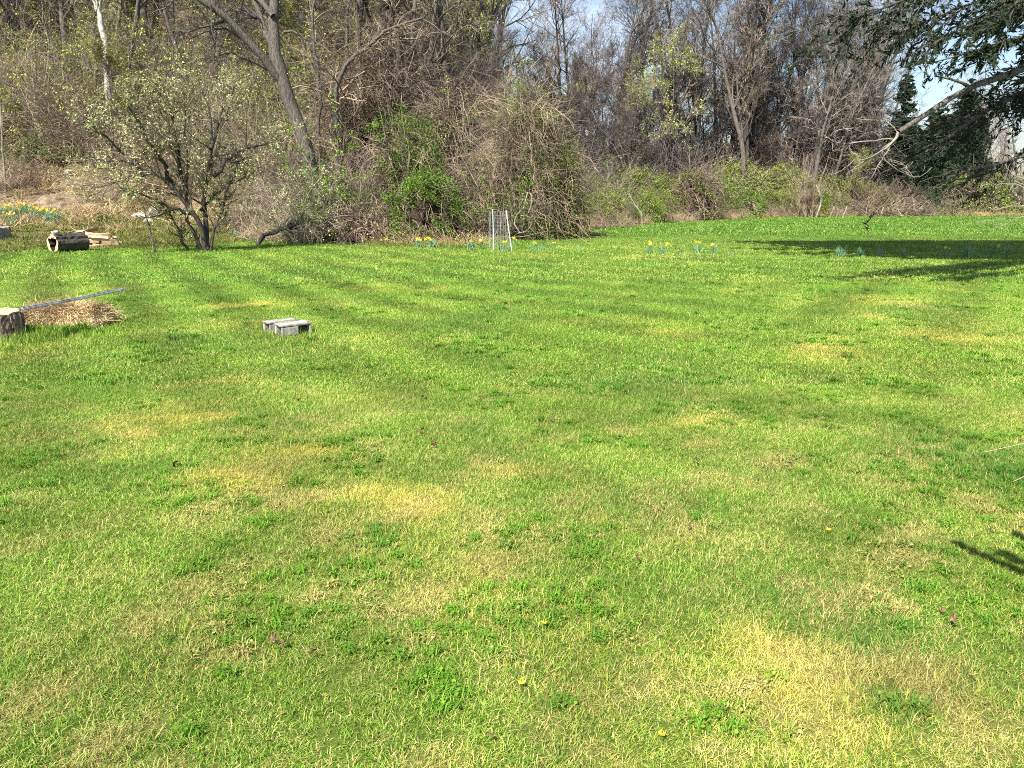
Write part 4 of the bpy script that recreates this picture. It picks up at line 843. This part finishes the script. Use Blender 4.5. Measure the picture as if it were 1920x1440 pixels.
# concrete blocks: hollow, lying on their sides
def block(L_, W, H, end_open, side_open):
    g = Geo(); t = .032
    g.box((0, 0, H - t / 2), (L_ / 2, W / 2, t / 2)); g.box((0, 0, t / 2), (L_ / 2, W / 2, t / 2))
    hz_ = (H - 2 * t) / 2 - .001; zc = H / 2
    xs = [-L_ / 2 + t / 2, L_ / 2 - t / 2] if not end_open else [L_ / 2 - t / 2]
    for xx_ in xs: g.box((xx_, 0, zc), (t / 2, W / 2 - .001, hz_))
    # front long wall: solid part and open core
    fs = [(-L_ / 2, L_ / 2)] if not side_open else [(-L_ / 2, .02)]
    for a, b in fs: g.box(((a + b) / 2, -W / 2 + t / 2 + .001, zc), ((b - a) / 2 - .001, t / 2, hz_ - .0005))
    g.box((0, W / 2 - t / 2 - .001, zc), (L_ / 2 - .001, t / 2, hz_ - .0007)); g.box((.025, 0, zc), (t / 2, W / 2 - t - .003, hz_ - .001))
    me = g.mesh('concrete_block', M['concrete']); return me
def put_block(px, py, rz, L_, W, H, eo, so, label, tilt=0.):
    c = G(px, py); o = link('concrete_block', block(L_, W, H, eo, so)); o.location = (c[0], c[1], gz(*c) - .02); o.rotation_euler = (tilt, 0, rz)
    bv = o.modifiers.new('bevel', 'BEVEL'); bv.width = .010; bv.segments = 2; tag(o, label, 'concrete block', 'concrete blocks on the lawn'); return o
put_block(551, 628, R(42), .39, .20, .175, True, True, 'front grey hollow concrete block with open cores on the grass', R(1))
put_block(528, 622, R(42), .38, .20, .17, True, False, 'rear left grey hollow concrete block partly hidden by the front one', R(-2))

# stump with its top, straw bale, stakes, bark log
def stump(name, label, px, py, rad, hh, m_side, m_top, seed, lean=0.):
    c = G(px, py); r = np.random.default_rng(seed); k = 48; a = np.arange(k) * 2 * math.pi / k; rings = []
    rr0 = rad * (1 + .05 * np.sin(a * 3 + seed) + .04 * np.sin(a * 7) + .03 * r.normal(size=k))
    zs = np.linspace(-.03, hh, 9)
    for i, z in enumerate(zs):
        fl_ = 1 + .22 * max(0, 1 - i / 3) ** 2; ri = rr0 * fl_ * (1 + .018 * r.normal(size=k)); rings.append(np.column_stack([np.cos(a) * ri + lean * z, np.sin(a) * ri, np.full(k, z) + (.012 * r.normal(size=k) if i == 8 else 0)]))
    g = Geo(); i = np.arange(9 * k).reshape(9, k); g.add(np.vstack(rings), np.stack([i[:-1], np.roll(i, -1, 1)[:-1], np.roll(i, -1, 1)[1:], i[1:]], -1).reshape(-1, 4))
    tp = Geo(); top = rings[-1] * [.93, .93, 1] + [0, 0, .004]; tp.add(np.vstack([top, [[lean * hh, 0, hh - .005]]]), None, [[j, (j + 1) % k, k] for j in range(k)])
    cl = Geo(); cl.add(np.vstack([rings[-1], top]), [[j, (j + 1) % k, k + (j + 1) % k, k + j] for j in range(k)])
    t = thing(name, label, 'tree stump', (c[0], c[1], gz(*c)))
    part('bark', g.mesh('bark', m_side, False), t); part('cut_face', tp.mesh('cut_face', m_top), t); part('bark_rim', cl.mesh('bark_rim', m_side), t)
    # bark plates standing proud
    b = Geo(); n = 150
    for _ in range(n):
        an = r.uniform(0, 6.28); z = r.uniform(.03, hh - .05); hl = r.uniform(.02, .05); wl = r.uniform(.008, .02); rr_ = rad * 1.02 * (1 + .05 * math.sin(an * 3 + seed)) + .004
        b.box((math.cos(an) * rr_ + lean * z, math.sin(an) * rr_, z), (r.uniform(.004, .012), wl, hl), an)
    part('bark_plates', b.mesh('bark_plates', m_side), t, kind='stuff'); return t
stump('tree_stump', 'brown rough-barked stump at the left frame edge with stakes on it', -4, 636, .29, .31, M['stump'], M['wood_cut'], 3)
stump('tree_stump', 'pale weathered stump at the far left below the daffodils', -12, 466, .47, .42, M['wood_grey'], M['wood_grey'], 5, .1)

r = np.random.default_rng(401)
c = G(126, 611); bt = thing('straw_bale', 'loose broken straw bale in the grass beside the brown stump', 'straw bale', (c[0], c[1], gz(*c)), R(8))
g = Geo(); kx, ky = 20, 14; u = np.linspace(-1, 1, kx); v = np.linspace(-1, 1, ky); U_, V_ = np.meshgrid(u, v, indexing='ij'); hgt = .26 * (np.clip(1 - np.abs(U_) ** 5, 0, 1) * np.clip(1 - np.abs(V_) ** 4, 0, 1)) ** .5 * (1 + .25 * (vnoise(U_ * 2, V_ * 2, .5, 4) - .5))
i = np.arange(kx * ky).reshape(kx, ky); g.add(np.stack([U_ * .52, V_ * .25, hgt - .02], -1).reshape(-1, 3), np.stack([i[:-1, :-1], i[1:, :-1], i[1:, 1:], i[:-1, 1:]], -1).reshape(-1, 4)); part('core', g.mesh('core', M['straw'], True), bt)
g = Geo(); n = 6500; uu = r.uniform(-1.05, 1.05, n); vv = r.uniform(-1.08, 1.08, n); hz_ = .26 * (np.clip(1 - np.abs(uu) ** 5, 0, 1) * np.clip(1 - np.abs(vv) ** 4, 0, 1)) ** .5
d = np.column_stack([r.normal(size=n), r.normal(size=n), r.normal(size=n) * .35]); d[:, 2] -= np.where(np.abs(vv) > .8, .8, 0)
S = chains(np.column_stack([uu * .52 * (1 + .12 * r.normal(size=n).clip(-1, 2)), vv * .26 * (1 + .15 * r.normal(size=n).clip(-1, 2)), hz_ + r.uniform(-.03, .02, n)]), d, r.uniform(.05, .20, n), 4, .18, (0, 0, -.05), r); S[:, :, 2] = np.maximum(S[:, :, 2], .003); g.tubes(S, taper(np.full(n, .0028), np.full(n, .0016), 4), 3)
part('straw', g.mesh('straw', M['straw']), bt, kind='stuff')

# stakes lying on the stump and over the bale
a0 = P(42, 581, 8.55); a1 = P(240, 540, 10.6)
for i, (dx, dz, ln) in enumerate([(-.03, 0., .96), (-.012, .004, 1.), (.006, .001, .93), (.026, .004, .97), (.042, -.002, .90), (.015, .016, .88)]):
    g = Geo(); b0 = a0 + np.array([dx, -dx, dz + .012]); b1 = a0 + (a1 - a0) * ln + np.array([dx * 1.3, -dx, dz]); pl = resample(np.array([b0, (b0 + b1) / 2 + [0, 0, -.012], b1]), 7); g.tubes(pl[None], np.full((1, 7), .0065), 6, cap=True)
    me = g.mesh('garden_stake', M['metal'], True); set_origin(me, b0); o = link('garden_stake', me, None, tuple(b0)); tag(o, 'thin grey metal stake in the bundle lying on the brown stump', 'stake', 'grey stakes on the stump')
# long dry stalks leaning on the stakes are left to the straw; bark log behind the stump
g = Geo(); pl = poly([(-40, 572), (24, 566)], [9.9, 9.5]); pl[:, 2] = .13; pl = resample(pl, 7, r, .006); g.tubes(pl[None], np.full((1, 7), .13), 14, cap=True); me = g.mesh('log', M['stump'], False); set_origin(me, pl[0]); o = link('bark_log', me, None, tuple(pl[0])); tag(o, 'short dark bark-covered log lying behind the brown stump', 'log')

# hollow log
r = np.random.default_rng(402); c = G(101, 474); ax = np.array([.50, .86, 0.]); ax /= np.linalg.norm(ax)
t = thing('hollow_log', 'hollow sawn log with a dark cavity on the grass at left', 'log', (c[0], c[1], gz(*c)))
k = 26; a = np.arange(k) * 2 * math.pi / k; ro = .27 * (1 + .06 * np.sin(a * 2 + 1) + .05 * r.normal(size=k)); ri = .19 * (1 + .14 * np.sin(a * 3) + .10 * r.normal(size=k)); sx = np.array([ax[1], -ax[0], 0.])
def ring(rad, s): return np.array([ax * s + sx * math.cos(a[j]) * rad[j] + np.array([0, 0, .26 + math.sin(a[j]) * rad[j]]) for j in range(k)])
g = Geo(); rg = [ring(ro * (1 + .03 * r.normal(size=k)), s) for s in np.linspace(0, .95, 9)]; i = np.arange(9 * k).reshape(9, k); g.add(np.vstack(rg), np.stack([i[:-1], np.roll(i, -1, 1)[:-1], np.roll(i, -1, 1)[1:], i[1:]], -1).reshape(-1, 4)); part('bark', g.mesh('bark', M['bark_dark'], False), t)
g = Geo(); g.add(np.vstack([rg[0], ring(ri, 0.)]), [[j, (j + 1) % k, k + (j + 1) % k, k + j] for j in range(k)]); part('sawn_end', g.mesh('sawn_end', M['wood_cut']), t)
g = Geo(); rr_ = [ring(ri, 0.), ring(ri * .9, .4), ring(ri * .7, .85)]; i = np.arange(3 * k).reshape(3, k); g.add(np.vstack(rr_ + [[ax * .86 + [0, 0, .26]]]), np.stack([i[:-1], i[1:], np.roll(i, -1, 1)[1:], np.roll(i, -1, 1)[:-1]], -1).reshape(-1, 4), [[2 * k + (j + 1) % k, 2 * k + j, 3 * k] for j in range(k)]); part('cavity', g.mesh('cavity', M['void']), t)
# broken piece of the log on its mouth, built with the rock mesh
def rock_mesh(seed, s, m_=None):
    r = np.random.default_rng(seed); k1, k2 = 7, 12; th = np.linspace(0.02, math.pi - .02, k1); ph = np.arange(k2) * 2 * math.pi / k2
    n = 1 + .18 * r.normal(size=(k1, k2)); v = np.stack([np.sin(th)[:, None] * np.cos(ph) * n * s[0], np.sin(th)[:, None] * np.sin(ph) * n * s[1], (np.cos(th)[:, None] * n) * s[2]], -1)
    i = np.arange(k1 * k2).reshape(k1, k2); g = Geo(); g.add(v.reshape(-1, 3), np.stack([i[:-1], i[1:], np.roll(i, -1, 1)[1:], np.roll(i, -1, 1)[:-1]], -1).reshape(-1, 4)); return g.mesh('rock', m_ or M['rock'])
o = link('rock', rock_mesh(1, (.13, .12, .08)), None, (c[0] + .08, c[1] + .1, .56)); tag(o, 'brown broken piece of the hollow log lying on top of it', 'stone')
for (px, Y, s, lab) in [(262, 29.5, (.34, .25, .17), 'pale rock on the bank left of the small tree'), (292, 30.5, (.28, .22, .25), 'brown rock at the right end of the bank rocks'), (277, 29., (.2, .16, .12), 'small rock lying between the pale and brown rocks'),
                        (142, 33.5, (.25, .2, .14), 'whitish stone in the brush above the woodpile')]:
    l_ = at(px, Y); o = link('rock', rock_mesh(int(px), s), None, (l_[0], l_[1], l_[2] + s[2] * .5)); tag(o, lab, 'stone')
# firewood pile
r = np.random.default_rng(403); protos = []
for i in range(4):
    g = Geo(); pr = [(.0, .07), (.065, -.03), (-.06, -.04)] if i % 2 else [(.05, .05), (.06, -.04), (-.06, -.05), (-.045, .045)]
    kk = len(pr); v = [(x + .008 * r.normal(), s, y) for s in (-.24, 0, .24) for (x, y) in [(p_[0] + .01 * r.normal(), p_[1] + .01 * r.normal()) for p_ in pr]]
    qd = [[l_ * kk + j, l_ * kk + (j + 1) % kk, (l_ + 1) * kk + (j + 1) % kk, (l_ + 1) * kk + j] for l_ in range(2) for j in range(kk)]
    tr2 = [[0, 1, 2], [2 * kk, 2 * kk + 2, 2 * kk + 1]] + ([[0, 2, 3], [2 * kk, 2 * kk + 3, 2 * kk + 2]] if kk == 4 else []); g.add(v, qd, tr2); protos.append(g.mesh('firewood_log', M['wood_cut']))
for i in range(34):
    px = 142 + 80 * ((i * .618) % 1); lay = i // 11; px = min(px, 222 - lay * 14); cc = G(px, 467 - r.uniform(0, 4) - lay * 1.); o = link('firewood_log', protos[i % 4], None, (cc[0], cc[1], gz(*cc) + .06 + lay * .11)); o.rotation_euler = (r.normal() * .12, r.uniform(0, 6.28), R(-60) + r.normal() * .5)
    tag(o, 'split pale firewood log in the low heap beside the hollow log', 'firewood', 'split firewood beside the hollow log')

# leaning stick, left pole, fallen branch
def stick(name, label, cat, pts, Ys, r0, r1, m_, ground=True, k=10, br=0):
    pl = resample(poly(pts, Ys), k, r, .012); 
    if ground: pl[0, 2] = gz(pl[0, 0], pl[0, 1]) - .02
    g = Geo(); g.tubes(pl[None], taper(np.array([r0]), np.array([r1]), k), 7, cap=True); t = thing(name, label, cat, tuple(pl[0])); me = g.mesh('stem', m_); set_origin(me, pl[0]); part('stem', me, t)
    if br:
        p, d, l, rd = spawn(pl[None], taper(np.array([r0]), np.array([r1]), k), br, .3, 1, .8, .25, r, .5); S = chains(p, d, l, 5, .2, (0, 0, .02), r); g = Geo(); g.tubes(S, taper(rd, rd * .4, 5), 4); me = g.mesh('side_twigs', m_); set_origin(me, pl[0]); part('side_twigs', me, t)
    return t
stick('leaning_stick', 'thin grey stick leaning out of the lawn left of the small tree', 'stick', [(291, 466), (284, 445), (277, 420), (268, 385)], [22.8, 22.9, 23, 23.1], .04, .015, M['bark'])
stick('dead_pole', 'bare upright pole-like dead stem at the left frame edge', 'dead stem', [(14, 395), (8, 330), (4, 250), (0, 190)], [31, 31, 31.1, 31.2], .05, .02, M['twig_pale'])
stick('fallen_branch', 'dark fallen branch resting on the bank below the leaning tree', 'branch', [(481, 446), (512, 436), (545, 422), (575, 411), (604, 410)], [26.2, 26.3, 26.6, 27, 27.6], .07, .12, M['bark_dark'], br=8)
stick('fallen_branch', 'thin dark branch end lying on the bank above the woodpile', 'branch', [(150, 398), (190, 392), (228, 390), (250, 380)], [31, 31.4, 32, 32.4], .05, .03, M['bark_dark'], br=14)
stick('arching_vine', 'thick pale vine curving down in an S right of the wire guard', 'vine', [(990, 360), (985, 385), (972, 402), (960, 412), (966, 425), (975, 436)], 28.4, .028, .022, M['twig_pale'], ground=False)
stick('arching_vine', 'thick pale vine loop bulging right behind the wire guard', 'vine', [(976, 404), (992, 405), (1000, 414), (994, 428), (984, 437), (972, 437)], 28.3, .028, .022, M['twig_pale'], ground=False, k=14)
stick('arching_vine', 'pale vine end hanging as a hook at the upper right of the vine loops', 'vine', [(995, 362), (998, 380), (991, 399)], 28.4, .03, .022, M['twig_pale'], ground=False)
stick('bare_branch', 'pale forked dead branches sticking out of the green bank in the middle', 'branch', [(1205, 412), (1200, 395), (1185, 378), (1180, 362)], [43, 43.2, 43.4, 43.6], .05, .02, M['twig_pale'], br=8)
stick('bare_branch', 'pale forked dead branch standing at the right end of the lawn edge', 'branch', [(1530, 405), (1540, 385), (1538, 362), (1530, 345)], [57, 57, 57.2, 57.5], .07, .03, M['twig_pale'], br=9)
for j, (px, lab) in enumerate([(1556, 'left pale cut stub in front of the right brambles'), (1568, 'middle pale cut stub in front of the right brambles'), (1580, 'right pale cut stub in front of the right brambles')]):
    stick('bare_branch', lab, 'branch', [(px, 406), (px + 5, 398), (px + 8 - 8 * (j % 2), 386)], 56.6, .07, .03, M['twig_pale'], br=3, k=5)

# tree guard of wire on two stakes, sapling inside
r = np.random.default_rng(404); c = G(936, 471); tg = thing('wire_tree_guard', 'cylinder of grey wire mesh held by two white stakes at the lawn edge', 'tree guard', (c[0], c[1], gz(*c)))
g = Geo(); nv = 22; a = np.arange(nv) * 2 * math.pi / nv; rad = .30; hh = 1.15
V_ = np.array([[[math.cos(x) * rad, math.sin(x) * rad, z + .01 * math.sin(x * 3)] for z in (0, .5, hh)] for x in a]); g.tubes(V_, np.full((nv, 3), .0022), 3)
zz = np.linspace(.03, hh, 12); aa = np.linspace(0, 2 * math.pi, 25); g.tubes(np.array([[[math.cos(x) * rad, math.sin(x) * rad, z] for x in aa] for z in zz]), np.full((12, 25), .0018), 3); part('wire_mesh', g.mesh('wire_mesh', M['metal']), tg)
for (p0, p1, rr_) in [((926, 472), (924, 392), .010), ((960, 473), (949, 394), .012)]:
    A_ = P(*p0, c[1] - .3) - np.array([c[0], c[1], gz(*c)]); B_ = P(*p1, c[1] - .3) - np.array([c[0], c[1], gz(*c)]); A_[2] = -.03; g = Geo(); g.tubes(np.array([[A_, (A_ + B_) / 2, B_]]), np.full((1, 3), rr_), 8, cap=True); part('stake', g.mesh('stake', M['white_stake']), tg)
sp_ = stick('sapling', 'thin bare sapling growing inside the wire tree guard', 'sapling', [(936, 470), (937, 440), (940, 415), (945, 388)], c[1], .012, .006, M['twig_pale'], br=10)

# daffodils
def petal_flower(seed):
    r = np.random.default_rng(seed); g = Geo(); k = 6
    for j in range(k):
        a = j * math.pi / 3; d = np.array([math.cos(a), 0, math.sin(a)]); o = np.array([-math.sin(a), 0, math.cos(a)]); g.add([[0, 0, 0], d * .024 + o * .014, d * .046, d * .024 - o * .014], [[0, 1, 2, 3]])
    a = np.arange(8) * math.pi / 4; r0 = np.column_stack([np.cos(a) * .012, np.zeros(8), np.sin(a) * .012]); r1 = np.column_stack([np.cos(a) * .020, np.full(8, -.034), np.sin(a) * .020]); g.add(np.vstack([r0, r1]), [[j, (j + 1) % 8, 8 + (j + 1) % 8, 8 + j] for j in range(8)])
    return g.mesh('flower', M['daff'])
FL = petal_flower(1)
def daff_leaves(seed, rx, ry, h, n):
    r = np.random.default_rng(seed); base = np.column_stack([r.normal(size=n) * rx * .5, r.normal(size=n) * ry * .5, np.zeros(n)]); d = np.column_stack([r.normal(size=(n, 2)) * .30, np.ones(n)])
    S = chains(base, d, h * r.uniform(.7, 1.15, n), 5, .06, (0, 0, -.03), r); az = r.uniform(0, 3.14, n); o = np.column_stack([np.cos(az), np.sin(az), np.zeros(n)]) * .008
    wd = np.array([1, 1.1, 1., .8, .2]); v = np.stack([S - o[:, None] * wd[None, :, None], S + o[:, None] * wd[None, :, None]], 2); g = Geo(); b = (np.arange(n) * 10)[:, None, None] + (np.arange(4) * 2)[None, :, None]
    g.add(v.reshape(-1, 3), (b + np.array([[[0, 1, 3, 2]]])).reshape(-1, 4)); return g.mesh('leaves', M['daff_leaf'])
def daffodil(px, py, lab, nf, rx=.12, ry=.08, h=.30, n=26, Y=None, seed=0, grp=None):
    r = np.random.default_rng(seed + int(px)); 
    if Y is None: cc = G(px, py); loc = (cc[0], cc[1], gz(*cc))
    else: loc = at(px, Y)
    t = thing('daffodil_clump', lab, 'daffodils', loc, 0, grp); part('leaves', daff_leaves(int(px), rx, ry, h, n), t)
    for j in range(nf):
        x, y = r.normal() * rx * .6, r.normal() * ry * .6 - .02; z = h * r.uniform(.85, 1.15); f = part('flower', FL, t); f.location = (x, y, z); f.rotation_euler = (r.normal() * .4, 0, r.normal() * 1.3); s_ = r.uniform(.9, 1.3); f.scale = (s_,) * 3
        g = Geo(); g.tubes(np.array([[[x * .7, y * .7, 0], [x, y + .01, z]]]), np.array([[.004, .003]]), 3); part('stem', g.mesh('stem', M['daff_leaf']), t)
for i, (px, Y, nf, n, rx, lab) in enumerate([(12, 28.2, 9, 90, .42, 'large daffodil clump at the far left edge of the bank'), (46, 28.6, 14, 110, .42, 'densest daffodil clump, second from the left on the bank'), (72, 27.6, 14, 110, .36, 'daffodil clump just up-left of the hollow log'),
    (95, 27.2, 9, 80, .26, 'daffodil clump at the right end of the left bank row'), (20, 26.6, 7, 36, .26, 'small daffodil clump above the pale stump')]):
    daffodil(px, 0, lab, nf, rx, .22, .46, int(n * 1.8), Y)
for i, (px, py, nf, n, h, lab) in enumerate([(440, 452, 0, 34, .36, 'leafy blue-green daffodil clump without flowers right of the small tree'), (786, 466, 6, 22, .28, 'yellow daffodil clump below the bright green bush, the left of two'), (808, 466, 7, 34, .30, 'yellow daffodil clump below the bright green bush, the right of two'),
    (722, 462, 4, 8, .22, 'sparse daffodils at the foot of the brush heap'), (882, 470, 1, 26, .28, 'daffodil leaves left of the wire guard'), (905, 468, 3, 16, .28, 'few pale daffodils close to the left of the wire guard'), (950, 472, 3, 12, .28, 'daffodils at the right foot of the wire guard'), (964, 462, 3, 8, .24, 'two or three daffodils just right of the wire guard'),
    (1001, 471, 4, 16, .26, 'daffodil clump with yellow blooms to the right of the wire guard'), (1017, 473, 0, 12, .22, 'thin daffodil leaves beside the clump right of the wire guard'), (1037, 470, 2, 10, .24, 'single pale daffodil in the open lawn before the vine heap'),
    (1085, 472, 0, 12, .20, 'faint daffodil leaves in the lawn right of the vine heap'), (1217, 477, 3, 18, .30, 'leftmost yellow daffodil clump in the middle lawn'), (1242, 478, 3, 18, .30, 'second yellow daffodil clump from the left in the middle lawn'), (1275, 477, 0, 10, .20, 'leafy daffodil shoots between the middle lawn clumps'),
    (1308, 476, 3, 26, .30, 'fullest yellow daffodil clump in the middle lawn'), (1338, 477, 2, 18, .28, 'rightmost yellow daffodil clump in the middle lawn before the shade'), (1373, 478, 0, 8, .18, 'low daffodil shoots right of the yellow lawn clumps'),
    (1575, 484, 0, 34, .32, 'sunlit silvery daffodil leaves at the left end of the shade'), (1614, 482, 0, 24, .26, 'second daffodil leaf clump in the shade from the left'), (1648, 482, 0, 22, .26, 'third daffodil leaf clump in the shade from the left'), (1692, 484, 0, 20, .28, 'dark daffodil leaves in the deepest shade'),
    (1772, 484, 2, 20, .28, 'daffodil clump with two blooms in the right part of the shade'), (1812, 482, 0, 30, .36, 'tall daffodil leaves sunlit against the shade at right'), (1850, 478, 0, 14, .22, 'small daffodil leaf clump near the right frame edge'), (1868, 477, 2, 10, .24, 'single orange-yellow daffodil near the right frame edge'), (1888, 478, 1, 24, .28, 'rightmost daffodil clump by the frame edge')]):
    daffodil(px, py, lab, nf, .11, .07, h, n, None)

# dandelions and fallen leaves in the grass
dg = Geo(); n = 26; a = np.arange(n) * 2.4; q_ = np.sqrt(np.arange(n) / n); C = np.column_stack([np.cos(a) * q_ * .011, np.sin(a) * q_ * .011, np.full(n, .0) - q_ * .004]); dg.leaves(C, .007, 2.2, dirv=np.column_stack([C[:, :2] * 60, np.full(n, .6)]), r=np.random.default_rng(1), jit=.2)
DM = dg.mesh('flower_head', M['daff'])
for px, py, lab in [(1552, 1006, 'yellow dandelion in the grass at right'), (977, 1297, 'yellow dandelion low in the grass near the bottom centre'), (1240, 1395, 'yellow dandelion near the bottom edge'), (1020, 1183, 'tiny yellow dandelion above the bottom centre')]:
    cc = G(px, py); t = thing('dandelion', lab, 'dandelion', (cc[0], cc[1], gz(*cc))); o = part('flower_head', DM, t); o.location = (0, 0, .04); o.scale = (.85,) * 3
    g = Geo(); g.tubes(np.array([[[0, 0, 0], [0, 0, .05]]]), np.full((1, 2), .0015), 4); part('stem', g.mesh('stem', M['leaf_green']), t)
def dead_leaf(seed):
    r = np.random.default_rng(seed); k = 14; a = np.arange(k) * 2 * math.pi / k; rr_ = .03 * (1 + .35 * np.cos(a * 5 / 1.0 + seed) * .6 + .2 * r.normal(size=k)); v = np.column_stack([np.cos(a) * rr_ * 1.4, np.sin(a) * rr_, .012 * np.cos(a * 2 + seed) + .01 * r.normal(size=k)])
    g = Geo(); g.add(np.vstack([v, [[0, 0, -.004]]]), None, [[j, (j + 1) % k, k] for j in range(k)]); return g.mesh('dead_leaf', M['dead_leaf'])
DL = [dead_leaf(i) for i in range(5)]; r = np.random.default_rng(405)
spots = [(512, 1215), (528, 1222), (585, 1240), (470, 1062), (530, 1055), (1785, 1180), (1765, 1158), (1305, 875), (790, 818), (815, 845), (708, 880), (795, 752), (905, 1085), (1195, 1060), (1270, 1040), (920, 1400), (1320, 610), (1330, 625), (1160, 830), (1420, 905),
         (1290, 1000), (1480, 880), (40, 900), (620, 1030), (560, 760), (1000, 905), (1690, 1075), (1700, 970), (1860, 1005), (1100, 1140), (860, 1030), (240, 1000), (1150, 690), (1500, 760), (1610, 700), (1458, 528), (700, 660), (1062, 700), (1240, 660), (1400, 640), (900, 760), (330, 880), (1880, 700)]
for i, (px, py) in enumerate(spots):
    cc = G(px, py); o = link('dead_leaf', DL[i % 5], None, (cc[0], cc[1], gz(*cc) + .045)); o.rotation_euler = (r.normal() * .4, r.normal() * .4, r.uniform(0, 6.28)); s_ = r.uniform(.3, .65) * (1.1 if py < 900 else .7); o.scale = (s_,) * 3
    tag(o, 'curled brown fallen leaf lying in the lawn grass', 'fallen leaf', 'fallen leaves on the lawn')
